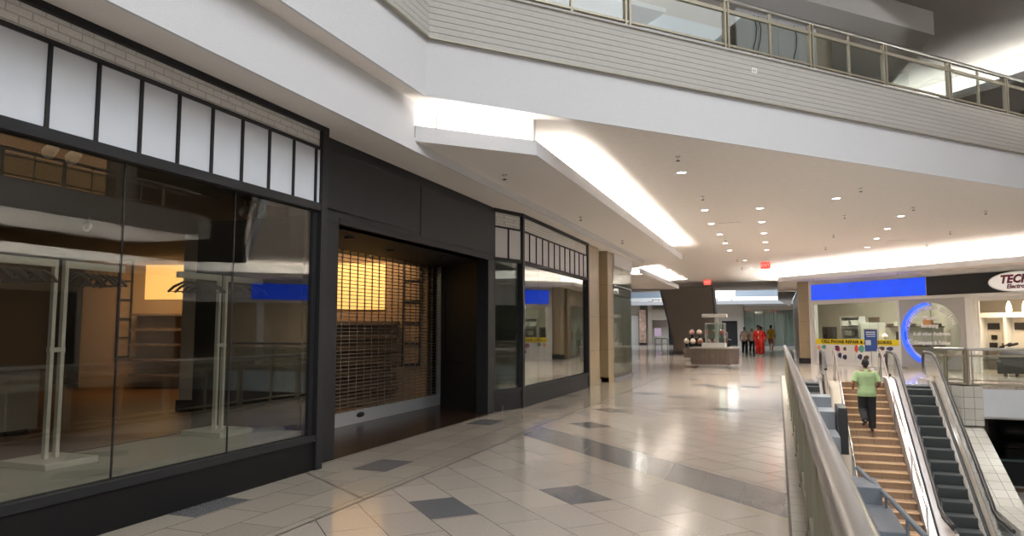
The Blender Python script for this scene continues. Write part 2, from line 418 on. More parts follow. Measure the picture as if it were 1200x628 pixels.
# diagonal band
for k in range(9):
    u0 = -3.75 + k*0.4222; u1 = u0+0.4222-0.004
    dq([(u0,6.72-u0),(u1,6.72-u1),(u1,7.68-u1),(u0,7.68-u0)])
dq([(-3.75,7.68+3.75),(0.05,7.63),(0.05,7.66),(-3.75,7.71+3.75)], 1)
dq([(-3.75,6.52+3.75),(0.05,6.47),(0.05,6.66),(-3.75,6.71+3.75)], 2)
dq([(-3.76,-6),(-3.742,-6),(-3.742,27),(-3.76,27)], 1)
dq([(0.03,-6),(0.055,-6),(0.055,27),(0.03,27)], 1, 0.0055)
dq([(-5.2,6.95),(-3.75,5.99),(-3.75,6.008),(-5.2,6.968)], 1)
struct(d.build('trim_1', [M['tiledark'], M['tileline'], M['tilepale']]))
# entrance recess floor
r = MB(); r.prism([(-5.25,7.4),(-5.25,13.05),(-7.2,14.3),(-7.2,7.4)], -0.3, 0.0, 0)
struct(r.build('floor_entrance', M['recess']))
# lower floor
l = MB(); l.bx(-6, 30, -6, 40, ZLOW-0.3, ZLOW); struct(l.build('floor_lower', mat('pale lower marble',(0.74,0.71,0.66),0.3,noise=0.03,nscale=2)))

# ---- ceilings
c = MB()
c.prism([(-9,-6),(-4.21,-6),(-4.21,7.99),(16,29.77),(16,46),(-9,46)], ZC, ZC+0.12)
struct(c.build('ceiling', M['ceil']))
# soffit over the left shopfronts with its white fascia
s = MB()
s.bx(-5.6, -4.46, -6, 25.25, ZS, ZC-0.002)
struct(s.build('trim_2', [M['soffit']]))
s = MB(); s.bx(-4.46, -4.43, 8.14, 25.2, 3.97, ZD+0.01); s.bx(-4.46, -4.43, -6, 8.14, 3.97, ZC-0.002); struct(s.build('trim_3', M['fascia']))
# left drop ceiling: slab, lip and lit cove
EDGE = [(-4.43,8.18),(-3.17,9.47),(-3.17,26.0),(-5.35,28.6)]
s = MB(); s.prism([(-4.455,8.15)]+EDGE[1:]+[(-7.5,28.6),(-7.5,25.3),(-4.455,25.3)], ZD, ZD+0.05); struct(s.build('trim_4', M['soffit']))
def lip(name, path, z0, z1, th, m, side=1):
    """upstand along a polyline, thickness th to the left (side=1) of travel"""
    mb = MB()
    for (a, b) in zip(path[:-1], path[1:]):
        T = frame((a[0],a[1],0), (b[0]-a[0], b[1]-a[1])); L = math.hypot(b[0]-a[0], b[1]-a[1])
        mb2 = MB(T); mb2.bx(-0.004, L+0.004, -0.004, th, z0, z1)
        mb.add(mb2.v, mb2.f)
    return struct(mb.build(name, m))
lip('trim_5', [EDGE[0], EDGE[1], EDGE[2], EDGE[3]], ZD+0.002, 4.32, 0.05, M['fascia'], 1)
def covewall(name, segs, z0, z1, m):
    mb = MB()
    for a, b in segs:
        T = frame((a[0],a[1],0), (b[0]-a[0], b[1]-a[1])); L = math.hypot(b[0]-a[0], b[1]-a[1])
        m2 = MB(T); m2.bx(0, L, 0, 0.05, z0, z1); mb.add(m2.v, m2.f)
    return struct(mb.build(name, m))
covewall('wall_cove', [((-4.42,8.80),(-3.62,9.62)), ((-3.62,9.60),(-3.62,25.6)), ((-3.19,9.48),(-3.60,9.62)), ((-3.62,25.6),(-5.3,27.9))], ZD+0.05, ZC, M['cove'])
def lamp_strip(name, a, b, z, m, label, group=None, wdt=0.05):
    t = thing(name, label, 'cove light', (a[0],a[1],z-0.04), 0, group)
    mb = MB(); mb.bar((a[0],a[1],z), (b[0],b[1],z), wdt, 0.04); mb.build('light_tube', m, t)
    mb = MB(); mb.bar((a[0],a[1],z-0.03), (b[0],b[1],z-0.03), wdt+0.03, 0.02); mb.build('batten', M['white'], t)
    return t
lamp_strip('cove_light', (-4.25,8.62), (-3.55,9.33), ZD+0.1, M['covelamp'], 'short fluorescent cove light hidden in the angled slot of the left drop ceiling')
lamp_strip('cove_light', (-3.40,10.7), (-3.40,25.5), ZD+0.1, M['covelamp'], 'long fluorescent cove light behind the lip of the left drop ceiling')
# second left drop ceiling further along
s = MB(); s.prism([(-5.6,32.0),(-5.6,44.0),(-12,44.0),(-12,32.0)], ZD-0.02, ZD+0.03); struct(s.build('trim_6', M['soffit']))
lip('trim_7', [(-5.6,31.0),(-5.6,44.0),(-9,46.8)], ZD-0.018, 4.32, 0.05, M['fascia'], 1)
covewall('wall_cove_far', [((-6.1,30.5),(-6.1,44.0))], ZD, ZC, M['cove'])
lamp_strip('cove_light', (-5.85,31.0), (-5.85,43.6), ZD+0.1, M['covelamp'], 'fluorescent cove light in the far left drop ceiling near the bronze pier')
# right drop ceiling in front of the repair shop (edge runs at 45 degrees)
RE = [(0.05,46.0),(0.05,36.45),(13.2,23.3),(13.2,5.0)]
s = MB(); s.prism([RE[0],RE[1],RE[2],RE[3],(16,5.0),(16,24),(2,46)], ZR, ZR+0.05); struct(s.build('trim_8', M['soffit']))
lip('trim_9', RE, ZR+0.002, 4.13, 0.05, M['fascia'], 1)
covewall('wall_cove_right', [((1.15,46),(1.15,37.15)), ((1.0,37.3),(14.4,23.9)), ((14.4,23.9),(14.4,5.0))], ZR+0.05, ZC, M['cove'])
lamp_strip('cove_light', (0.75,36.55), (13.5,23.8), ZR+0.1, M['covelampR'], 'long fluorescent cove light above the blue sign of the repair shop')
lamp_strip('cove_light', (0.55,45.5), (0.55,37.2), ZR+0.1, M['covelampR'], 'fluorescent cove light along the corridor past the repair shop')
lamp_strip('cove_light', (13.7,22.0), (13.7,6.0), ZR+0.1, M['covelampR'], 'fluorescent cove light on the far side of the escalator well')
# grille in right cove
g = MB(frame((8.55,29.33,0), (R2,-R2)))
for k in range(7): g.bx(-0.5, 0.5, -0.03, 0.0, 4.25+k*0.035, 4.27+k*0.035)
tag(g.build('air_vent', M['white']), 'white louvred air vent in the bright cove above the black shop fascia', 'vent')

# ---- balcony edge (level 2): white fascia, siding, slab
FA = [(-4.21,-6.0),(-4.21,7.99),(16.0,29.82)]
FD = Vector((8.87,9.58)).normalized(); FN = Vector((FD.y,-FD.x))      # outward (towards the well)
def offs(path, dd):
    out = []
    for i, p in enumerate(path):
        if i == 0: n = Vector((1,0))
        elif i == len(path)-1: n = FN
        else:
            n = (Vector((1,0))+FN); n = n / (n.dot(FN))
        out.append((p[0]+n.x*dd, p[1]+n.y*dd))
    return out
def ribbon(mb, path, d0, d1, z0, z1, m=0):
    a = offs(path, d0); b = offs(path, d1)
    for i in range(len(path)-1):
        mb.prism([a[i],a[i+1],b[i+1],b[i]], z0, z1, m)
mb = MB(); ribbon(mb, FA, 0.0, 0.03, ZC-0.002, 5.43); struct(mb.build('trim_10', M['fascia']))
mb = MB()
for k in range(9):
    z0 = 5.40+k*0.0845; ribbon(mb, FA, -0.25, 0.075, z0, z0+0.078); ribbon(mb, FA, -0.25, 0.055, z0+0.077, z0+0.0846)
ribbon(mb, FA, -0.25, 0.11, 6.155, 6.185)
struct(mb.build('trim_11', M['siding']))
mb = MB(); ribbon(mb, FA, 0.06, 0.10, 5.385, 5.40); struct(mb.build('trim_12', M['rail']))
mb = MB(); mb.prism([(-20,-6),(-4.3,-6),(-4.3,8.0),(16,29.9),(16,60),(-20,60)], ZC+0.125, ZC+0.3); struct(mb.build('floor_upper', M['ceil']))
mb = MB(); mb.prism([(-20,-6),(-4.35,-6),(-4.35,8.05),(16,30.0),(16,44),(-20,44)], 6.0, 6.14); struct(mb.build('floor_balcony', M['tile']))
def P2(s, off=0.0):
    p = Vector((-4.21,7.99))+FD*s+FN*off; return p
t = MB(frame((P2(5.75).x+FN.x*0.077, P2(5.75).y+FN.y*0.077, 5.92), FD))
tt = thing('power_outlet', 'small white electrical outlet on the beige balcony siding', 'outlet', tuple(wv for wv in (P2(5.75).x+FN.x*0.077, P2(5.75).y+FN.y*0.077, 5.87)))
t.bx(-0.06,0.06,-0.008,0.0,-0.05,0.04); t.build('cover_plate', M['white'], tt)
t = MB(frame((P2(5.75).x+FN.x*0.077, P2(5.75).y+FN.y*0.077, 5.92), FD)); t.bx(-0.03,-0.008,-0.011,-0.008,-0.02,0.01); t.bx(0.008,0.03,-0.011,-0.008,-0.02,0.01); t.build('socket', M['greywall'], tt)

# ---- guard railings
def railing(name, label, o, u, L, z, H, first=0.0, bay=2.0, single=lambda k: True, tube=0.045, mids=True):
    """railing along u from o; glass bays between paired posts"""
    T3 = frame((o[0],o[1],z), u)
    root = thing(name, label, 'railing', (o[0],o[1],z))
    m = MB(T3); m.tube([(0,0,H-tube),(L,0,H-tube)], tube, 14); m.build('top_rail', M['railtube'], root)
    m = MB(T3); m.bx(0,L,-0.025,0.025,H-0.26,H-0.20); m.build('middle_rail', M['rail'], root)
    m = MB(T3); m.bx(0,L,-0.03,0.03,0.0,0.05); m.bx(0,L,-0.02,0.02,0.115,0.15); m.build('bottom_rail', M['rail'], root)
    xs = []; x = first
    while x <= L+0.01: xs.append(x); x += bay
    for k, x in enumerate(xs):
        m = MB(T3)
        for dx in (-0.055, 0.02): m.bx(x+dx, x+dx+0.035, -0.035, 0.035, 0.0, H-tube*1.2)
        m.bx(x-0.07, x+0.07, -0.05, 0.05, -0.003, 0.012)
        m.build('post', M['rail'], root)
        if k+1 < len(xs):
            n = 2 if single(k) else 1
            if n == 2:
                m = MB(T3); m.bx(x+bay/2-0.02, x+bay/2+0.02, -0.02, 0.02, 0.05, H-0.08); m.build('mullion', M['rail'], root)
            for j in range(n):
                a = x+0.06+j*(bay-0.06)/n; b = a+(bay-0.06)/n-0.06
                m = MB(T3); m.bx(a, b, -0.004, 0.004, 0.15, H-0.26); m.build('glass_panel', M['railglass'], root)
    return root
Ptop = P2(-1.25, -0.06)
railing('balcony_railing', 'champagne metal and glass railing on the upper balcony above beige siding', (P2(0).x-0.06*FN.x, P2(0).y-0.06*FN.y), FD, 27.0, 6.185, 0.95, first=1.28, single=lambda k: k not in (1,4))
railing('balcony_railing', 'champagne metal and glass railing on the upper balcony over the near shop', (-4.27,-4.2), (0,1), 12.2, 6.185, 0.95, first=0.2)
railing('corridor_railing', 'champagne railing with thick round steel handrail beside the tiled corridor', (0.20,0.35), (0,1), 26.8, 0.004, 1.07, first=0.15, bay=1.9, tube=0.06)
railing('landing_railing', 'champagne glass railing along the landing in front of the black couch', (5.12,24.02), (1,0), 7.0, 0.02, 1.07, first=0.06, single=lambda k: False)
railing('landing_railing', 'short angled glass railing between the right escalator and the landing railing', (4.42,24.72), (R2,-R2), 0.93, 0.02, 1.07, first=0.3, bay=0.6, single=lambda k: False)
# tile pier and white slab edge below the landing
mb = MB(); mb.prism([(4.42,24.45),(4.88,23.88),(5.42,23.88),(5.42,24.5)], -1.12, 0.0); struct(mb.build('trim_13', M['whitetile']))
mb = MB(); mb.bx(5.42,30,23.87,24.2,-0.86,-0.08); struct(mb.build('trim_14', M['panel']))
mb = MB(); mb.bx(0.30,4.5,24.4,24.6,-0.9,-0.002); struct(mb.build('trim_15', M['beigewall']))
mb = MB(); mb.bx(-6,0.30,-6,27,-0.86,-0.305); mb.bx(5.42,30,24.21,40,-0.95,-0.87); mb.bx(0.3,5.42,24.6,40,-0.95,-0.86); struct(mb.build('ceiling_lower', M['white']))

# ================================================================== LEFT SHOPFRONTS
# ---- window_1: the big near shop window (plane x = XA)
XA = -5.08
def shop_window(name, loc, segs):
    return sthing(name, loc)
w1 = sthing('window_1', (XA,7.1,0))
m = MB(); m.bx(XA-0.18, XA, -3.0, 7.02, 0.0, 0.33); m.bx(XA-0.18, XA-0.01, -3.0, 7.02, 0.33, 0.335); m.build('base_panel', M['base'], w1)
m = MB()
for z0, z1, p in ((0.33,0.40,0.02),(3.03,3.12,0.02),(3.765,3.80,0.015),(4.0,4.06,0.03)):
    m.bx(XA-0.12, XA+p, -3.0, 7.04, z0, z1)
m.bx(XA-0.18, XA+0.03, 7.02, 7.14, 0.0, 4.06)
m.bx(XA-0.10, XA-0.03, 6.95, 7.03, 0.4, 3.03)
m.build('window_frame', M['charcoal'], w1)
m = MB(); y = 6.93
while y > -3.0:
    m.bx(XA-0.05, XA+0.012, y-0.014, y+0.014, 3.115, 3.77); y -= 0.412
m.build('transom_bars', M['charcoal'], w1)
y = 6.93; edges = [(6.944,7.02)]
while y-0.412 > -3.0:
    edges.append((y-0.412+0.014, y-0.014)); y -= 0.412
for a, b in edges[:18]:
    m = MB(); m.bx(XA-0.04, XA-0.01, a, b, 3.12, 3.765); m.build('frosted_panel', M['panel'], w1)
m = MB(); m.bx(XA-0.10, XA-0.02, -3.0, 7.02, 3.80, 4.0); m.build('brick_band', M['brick'], w1)
ys = [6.99,5.68,4.38,3.08,1.78,0.48,-0.82]
for a, b in zip(ys[1:], ys[:-1]):
    m = MB(); m.bx(XA-0.062, XA-0.05, a+0.006, b-0.006, 0.40, 3.03); m.build('glass_pane', M['glassA'], w1)
    m = MB(); m.bx(XA-0.063, XA-0.049, a-0.006, a+0.006, 0.40, 3.03); m.build('glass_joint', M['ink'], w1)
# display platform behind the glass
m = MB(); m.prism([(XA-0.18,-2.0),(-6.40,-2.0),(-6.40,6.55),(-5.85,7.28),(XA-0.18,7.28)], 0.0, 0.44); m.bx(-6.45,-6.40,-2.0,6.3,0.0,0.44,1)
struct(m.build('trim_20', [M['platform'], M['charcoal']]))

# ---- black entrance surround
XP = -5.28
m = MB()
m.bx(XP-0.25, XP, 7.0, 13.15, 2.98, ZS)                 # head
m.bx(XP-0.2, XP, 7.0, 7.72, 0, 2.98)                    # near jamb
m.bx(-7.2, XP-0.2, 7.3, 7.72, 0, 2.97)
m.bx(XP-0.25, XP, 12.78, 13.15, 0, 2.98)                  # far jamb
m.bx(XP, XP+0.02, 7.3, 9.9, 3.14, 3.90); m.bx(XP, XP+0.02, 9.93, 12.98, 3.10, 3.90)    # applied panels
m.bx(XP, XP+0.012, 7.72, 12.85, 2.98, 3.06)
struct(m.build('wall_entrance', M['black'], bevel=0.006))
m = MB(); m.prism([(XP,12.78),(XP-0.05,13.0),(-7.1,14.4),(-7.2,14.2),(-7.0,14.05)], 0, 3.0)
T = frame((-7.0,14.05,0), (XP+7.0, 12.78-14.05)); L = math.hypot(XP+7.0, 12.78-14.05)
mm = MB(T)
for a,b,z0,z1 in ((0.35,1.75,0.95,0.98),(0.35,1.75,2.42,2.45),(0.35,0.38,0.95,2.45),(1.72,1.75,0.95,2.45)): mm.bx(a,b,-0.02,0.0,z0,z1)
m.add(mm.v, mm.f)
struct(m.build('wall_recess', M['black']))
m = MB(); m.prism([(XP-0.05,7.4),(-7.3,7.4),(-7.3,14.2),(-7.0,14.05),(XP-0.05,12.8)], 2.98, 3.06); struct(m.build('ceiling_recess', M['black']))
for k,(x,y) in enumerate(((-5.9,8.9),(-6.2,10.6),(-5.9,12.0))):
    m = MB(); m.lathe([(0.0001,2.955),(0.07,2.955),(0.085,2.98)], x, y, 16)
    tag(m.build('downlight', M['charcoal']), 'unlit black downlight in the black entrance ceiling, %s from the left' % ORD[k], 'downlight', 'unlit downlights over the shutter')

# ---- rolling grille
XS = -6.93
g = thing('rolling_grille', 'lowered see-through metal rolling grille across the dark shop entrance', 'shutter', (XS,11.0,0))
m = MB()
for k in range(44): 
    z = 0.24+k*0.0635; m.bx(XS-0.008, XS+0.008, 7.7, 14.0, z, z+0.011)
y = 7.85
while y < 13.95:
    m.bx(XS-0.005, XS+0.010, y-0.009, y+0.009, 0.2, 3.0); y += 0.24
m.build('link_curtain', mat('dull grille link',(0.20,0.185,0.165),0.4,metal=0.5), g)
m = MB(); m.bx(XS-0.03, XS+0.03, 7.7, 14.0, 0.06, 0.22); m.bx(XS-0.035, XS+0.035, 7.7, 14.0, 0.0, 0.06)
bb = m.build('bottom_bar', mat('grey aluminium bar', (0.40,0.40,0.40), 0.45, metal=0.3), g)
m = MB(); m.ball((XS+0.035,10.85,0.135), (0.02,0.13,0.045), 12); m.build('lock', M['rubber'], bb)
m = MB(); m.bx(XS-0.05, XS+0.05, 13.95, 14.04, 0, 3.0); m.build('guide_rail', M['greymetal'], g)
m = MB(); m.bx(XS-0.05, XS+0.05, 7.66, 7.74, 0, 3.0); m.build('guide_rail', M['greymetal'], g)

# ---- window_2: bay window beyond the entrance
XB = -5.0; C0 = (-5.29,13.08); C1 = (XB,13.98); YE = 19.45
w2 = sthing('window_2', (XB,13.98,0))
def face(T, L, w, nbar, pane_edges, mb_base, mb_frame, mb_bars, panels, brick, panes, ends=True):
    q = MB(T); q.bx(0,L,-0.14,0,0,0.36); mb_base.add(q.v,q.f)
    q = MB(T)
    for z0,z1,p in ((0.36,0.42,0.02),(3.0,3.07,0.02),(3.675,3.71,0.015),(3.99,ZS,0.03)): q.bx(0,L,-0.10,p,z0,z1)
    mb_frame.add(q.v,q.f)
    q = MB(T); st = L/nbar
    for k in range(1,nbar): q.bx(k*st-0.014,k*st+0.014,-0.05,0.012,3.07,3.68)
    mb_bars.add(q.v,q.f)
    for k in range(nbar):
        q = MB(T); q.bx(k*st+0.014,(k+1)*st-0.014,-0.04,-0.01,3.07,3.675); panels.append(q)
    q = MB(T); q.bx(0,L,-0.1,-0.02,3.71,3.99); brick.add(q.v,q.f)
    for a,b in pane_edges:
        q = MB(T); q.bx(a+0.005,b-0.005,-0.062,-0.05,0.42,3.0); panes.append(q)
def outT(a, b):           # frame whose +b axis points towards the corridor (right of travel in +y)
    u = Vector((b[0]-a[0], b[1]-a[1])).normalized()
    def T(p): return Vector((a[0]+u.x*p[0]+u.y*p[1], a[1]+u.y*p[0]-u.x*p[1], p[2]))
    return T
mb, mf, mr, bk, bk2, pn, gp = MB(), MB(), MB(), MB(), MB(), [], []
L1 = math.hypot(C1[0]-C0[0], C1[1]-C0[1])
face(outT(C0,C1), L1, w2, 2, [(0.03,L1-0.05)], mb, mf, mr, pn, bk2, gp)
face(outT(C1,(XB,YE)), YE-C1[1], w2, 12, [(0.06,1.2),(1.2,2.36),(2.36,3.5),(3.5,4.42),(4.42,5.4)], mb, mf, mr, pn, bk, gp)
mf.bx(XB-0.09, XB+0.03, C1[1]-0.05, C1[1]+0.06, 0, ZS+0.01); mf.bx(XB-0.12, XB+0.03, YE-0.06, YE+0.06, 0, ZS+0.01)
mb.build('base_panel', M['black'], w2); mf.build('window_frame', M['charcoal'], w2); mr.build('transom_bars', M['charcoal'], w2)
for q in pn: q.build('frosted_panel', M['panelwarm'], w2)
bk.build('brick_band', M['brick'], w2); bk2.build('brick_band', M['brickx'], w2)
for q in gp: q.build('glass_pane', M['glass'], w2)

# ---- beige pilasters and the glass shop beyond
m = MB(); m.bx(-5.5,-5.0,19.52,20.75,0,ZS); m.bx(-5.5,-5.18,20.75,21.6,0,ZS); m.bx(-5.6,-4.92,21.6,22.3,0,ZS-0.001)
m.bx(-5.5,-4.985,19.52,20.75,0,0.15); m.bx(-5.6,-4.905,21.6,22.3,0,0.15)
struct(m.build('wall_pilaster', M['stone']))
w3 = sthing('window_3', (-4.85,22.3,0))
m = MB(); m.bx(-5.1,-4.85,22.3,25.2,3.67,4.12); m.bx(-9,-4.85,25.2,25.32,3.67,4.12); m.build('head_panel', M['panelwarm'], w3)
m = MB(); m.bx(-4.95,-4.86,22.3,25.2,0,0.08); m.bx(-9,-4.86,25.2,25.28,0,0.08); m.bx(-4.95,-4.86,22.3,25.2,3.0,3.05); m.build('window_frame', M['greymetal'], w3)
for a,b in ((22.32,23.7),(23.71,25.2)):
    m = MB(); m.bx(-4.90,-4.885,a,b,0.08,3.67); m.build('glass_pane', M['glass'], w3)
for a,b in ((-4.90,-6.2),(-6.21,-7.6)):
    m = MB(); m.bx(b,a,25.23,25.245,0.08,3.67); m.build('glass_pane', M['glass'], w3)
# interiors behind window 2 and 3
m = MB(); m.bx(-9.0,-8.9,13.6,25.3,0,4); m.bx(-9,-5.1,21.95,22.05,0,4); m.bx(-9,-7.2,14.25,14.35,0,4)
struct(m.build('wall_back_shop', M['greywall']))
m = MB(); m.prism([(-5.2,13.35),(-5.15,13.95),(-5.15,21.9),(-8.95,21.9),(-8.95,14.4),(-7.2,14.45)],-0.05,0.10); struct(m.build('floor_back_shop', M['platform']))
m = MB(); m.bx(-9,-5.2,14.4,21.9,3.3,3.4); struct(m.build('ceiling_back_shop', M['greywall']))

# ---- interior of the near shop
m = MB(); m.bx(-20,-5.28,-4,24,-0.25,-0.003); struct(m.build('floor_shop', M['wood']))
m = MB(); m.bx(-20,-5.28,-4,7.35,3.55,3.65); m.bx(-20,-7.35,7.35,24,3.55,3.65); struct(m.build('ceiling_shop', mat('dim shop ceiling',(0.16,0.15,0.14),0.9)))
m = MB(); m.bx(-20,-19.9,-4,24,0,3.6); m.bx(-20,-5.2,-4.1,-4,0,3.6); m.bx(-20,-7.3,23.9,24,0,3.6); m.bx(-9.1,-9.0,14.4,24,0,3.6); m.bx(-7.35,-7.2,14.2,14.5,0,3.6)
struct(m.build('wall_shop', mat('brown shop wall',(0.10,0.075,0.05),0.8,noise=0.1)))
def wallunit(label, c, u, x0, x1, hd, zb, zt, nsh, lf):
    """built-in wall of shelves with a niche on top, its lit look an emissive panel"""
    rt = thing('shelf_wall', label, 'shelving', (c[0],c[1],0))
    T = frame((c[0],c[1],0), u)
    q = MB(T); q.bx(x0,x1,-0.05,0.02,0,zt+0.3); q.build('back_board', mat('tan timber',(0.30,0.19,0.10),0.6), rt)
    q = MB(T); q.bx(hd[0],hd[1],-0.09,-0.055,zb,zt); q.build('niche_glow', M['niche'], rt)
    for k in range(nsh):
        z = 0.35+k*(zb-0.4)/nsh
        q = MB(T); q.bx(hd[0]-0.2,hd[1]+0.3,-0.40,-0.05,z,z+0.06); q.build('shelf', mat('dark oak',(0.10,0.06,0.035),0.6) if k==0 and 'dark oak' not in bpy.data.materials else bpy.data.materials['dark oak'], rt)
    for sx in lf:
        q = MB(T)
        q.bx(sx,sx+0.40,-0.08,-0.05,0.85,zt+0.05,1)
        for a,b,z0,z1 in ((sx,sx+0.04,0.85,zt+0.1),(sx+0.36,sx+0.40,0.85,zt+0.1)): q.bx(a,b,-0.12,-0.05,z0,z1)
        for k in range(6): q.bx(sx,sx+0.40,-0.12,-0.05,0.85+k*(zt-0.8)/5,0.89+k*(zt-0.8)/5)
        q.build('ladder_frame', [M['charcoal'], bpy.data.materials['tan timber']], rt)
    return rt
U20 = (0.9365,0.3507)
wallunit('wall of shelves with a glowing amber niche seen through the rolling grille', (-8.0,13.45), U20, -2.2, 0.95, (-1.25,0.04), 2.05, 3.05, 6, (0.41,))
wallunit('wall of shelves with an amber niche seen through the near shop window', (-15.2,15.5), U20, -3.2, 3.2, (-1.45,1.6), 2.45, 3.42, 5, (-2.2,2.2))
t = thing('column', 'square white column with dark plinth standing inside the near shop', 'column', (-11.05,11.5,0))
q = MB(frame((-11.05,11.5,0),U20)); q.bx(-0.34,0.34,-0.34,0.34,0.22,3.56); q.build('shaft', M['white'], t)
q = MB(frame((-11.05,11.5,0),U20)); q.bx(-0.38,0.38,-0.38,0.38,0,0.22); q.build('plinth', M['charcoal'], t)
t = thing('sales_counter', 'long pale grey sales counter at the left inside the near shop', 'counter', (-11.3,6.0,0))
q = MB(); q.bx(-11.7,-11.0,3.4,8.0,0.08,1.0); q.build('body', M['greywall'], t)
q = MB(); q.bx(-11.75,-10.9,3.35,8.05,1.0,1.06); q.build('countertop', M['platform'], t)
q = MB(); q.bx(-11.6,-11.05,3.5,7.9,0,0.08); q.build('plinth', M['charcoal'], t)
t = thing('table_lamp', 'small glowing table lamp on the grey sales counter', 'lamp', (-11.3,7.2,1.06))
q = MB(); q.lathe([(0.09,1.06),(0.09,1.08),(0.02,1.1),(0.02,1.25)],-11.3,7.2,14); q.build('base', M['charcoal'], t)
q = MB(); q.lathe([(0.17,1.24),(0.13,1.5)],-11.3,7.2,18); q.build('lamp_shade', mat('lit lamp shade',(0.8,0.6,0.35),0.7), t)
bl = bpy.data.lights.new('lamp_bulb','POINT'); bl.energy = 6; bl.color = (1,0.75,0.45); bl.shadow_soft_size = 0.05
bo = bpy.data.objects.new('lamp_bulb', bl); COL.objects.link(bo); bo.location = (-11.3,7.2,1.36)
area('shop_warm_light', (-14.6,13.9,3.4), (math.radians(20),0,AZ), 3.5, 0.5, 95, (1,0.70,0.40))
area('shop_warm_light', (-7.9,12.3,3.3), (math.radians(25),0,AZ), 2.4, 0.4, 34, (1,0.70,0.40))
area('shop_dim_light', (-8.5,5.0,3.5), (0,0,0), 4, 6, 15, (1,0.84,0.62))
# ceiling spots inside the shop
for k,(x,y) in enumerate(((-6.7,4.88),(-6.72,5.14),(-7.45,8.45),(-7.46,8.68),(-7.47,8.9),(-11.1,8.8))):
    t = thing('track_spot', 'small pale ceiling spotlight inside the near shop, %s from the left' % ORD[k], 'spotlight', (x,y,3.4), 0, 'spotlights on the shop ceiling')
    q = MB(); q.cap((x,y,3.42),(x+0.02,y-0.06,3.36),0.055,0.065,10); q.build('lamp_head', M['white'], t)
    q = MB(); q.tube([(x,y,3.42),(x,y,3.55)],0.015,8); q.build('stem', M['white'], t)

# ---- display racks with hangers on the platform
def make_rack(label):
    t = thing('display_rack', label, 'clothes rack', (0,0,0), 0)
    q = MB(); q.bx(-0.28,0.28,-0.25,0.25,0,0.055); q.build('base_plate', M['nickel'], t, bevel=0.006)
    for s in (-1,1):
        q = MB(); q.bx(-0.022,0.022,s*0.05-0.017,s*0.05+0.017,0.055,1.80); q.build('post', M['nickel'], t)
        q = MB(); q.bx(-0.018,0.018,min(s*0.04,s*0.66),max(s*0.04,s*0.66),1.735,1.80); q.build('arm', M['nickel'], t)
    q = MB(); q.bx(-0.02,0.02,-0.075,0.075,0.98,1.02); q.build('cross_link', M['nickel'], t)
    return t
rk = make_rack('satin nickel clothes rack on the display platform, nearest the left edge')
rk.location = (-6.03,4.52,0.44); rk.rotation_euler = (0,0,0.0)
rk2 = dup(rk, (-6.0,6.48,0.44), 0.0, 'satin nickel clothes rack on the display platform, in front of the white column')
def hanger_mesh():
    q = MB()
    q.tube([(0,0,0.02),(0,0.02,0.035),(0,0.012,0.055),(0,-0.018,0.05),(0,-0.02,0.03)],0.003,6)
    q.tube([(0,0,-0.03),(0,0,0.025)],0.003,6)
    q.tube([(-0.21,0,-0.13),(-0.14,0,-0.075),(-0.03,0,-0.03),(0.03,0,-0.03),(0.14,0,-0.075),(0.21,0,-0.13)],[0.013,0.016,0.014,0.014,0.016,0.013],8)
    q.tube([(-0.19,0,-0.128),(0.19,0,-0.128)],0.005,6)
    return q
hg = None
for nm, (rx,ry) in (('nearer',(-6.03,4.52)),('farther',(-6.0,6.48))):
    for s, sd in ((-1,'left'),(1,'right')):
        for k in range(6):
            lab = 'black plastic clothes hanger on the %s arm of the %s display rack' % (sd, nm); grp = 'hangers on the %s arm of the %s rack' % (sd, nm)
            loc = (rx, ry+s*(0.17+k*0.075), 0.44+1.72); rz = random.uniform(-0.18,0.18)
            if hg is None:
                hg = hanger_mesh().build('clothes_hanger', M['rubber'], None); tag(hg, lab, 'hanger', grp); hg.location = loc; hg.rotation_euler = (0,0,rz)
            else: dup(hg, loc, rz, lab, grp)

# ================================================================== CEILING FITTINGS
DOWNW = 42
dl = None
def downlight(x, y, label, grp, z=ZC):
    global dl
    ll = bpy.data.lights.get('downlight_lamp')
    if ll is None:
        ll = bpy.data.lights.new('downlight_lamp','AREA'); ll.shape = 'DISK'; ll.size = 0.16; ll.energy = DOWNW; ll.spread = 1.75; ll.color = (1.0,0.95,0.88)
    lo = bpy.data.objects.new('downlight_lamp', ll); COL.objects.link(lo); lo.location = (x,y,z-0.013)
    if dl is None:
        dl = thing('downlight', label, 'downlight', (0,0,0), 0, grp)
        q = MB(); q.lathe([(0.086,-0.001),(0.086,-0.012),(0.105,-0.012),(0.11,0.0)],0,0,20,caps=False); q.build('trim_ring', M['white'], dl)
        q = MB(); q.lathe([(0.0005,-0.006),(0.085,-0.006),(0.086,-0.001)],0,0,20); q.build('lens', M['downlamp'], dl)
        dl.location = (x,y,z)
    else: dup(dl, (x,y,z), 0, label, grp)
ROWS = [('left row of the corridor ceiling', [(-1.65,13.7),(-1.65,18.3),(-1.7,20.75),(-1.65,23.2),(-1.65,25.7),(-1.65,28.1),(-1.28,32.5),(-1.15,36.8),(-1.08,41.6)]),
        ('second row of the corridor ceiling', [(-0.34,18.5),(-0.34,20.9),(-0.33,23.4),(-0.33,25.85),(-0.32,28.4)]),
        ('row over the escalators', [(1.34,17.7),(3.15,21.1),(3.15,23.65),(3.15,26.1),(3.15,28.75),(2.45,32.75)]),
        ('right group above the landing', [(7.01,27.1),(6.09,28.05),(6.7,28.7)]),
        ('far left row near the bronze pier', [(-5.03,36.2),(-5.04,40.7),(-5.05,43.1)])]
for nm, pts in ROWS:
    for k,(x,y) in enumerate(pts):
        downlight(x, y, 'lit round downlight, %s in the %s' % (ORD[k], nm), 'downlights in the '+nm)
sp = None
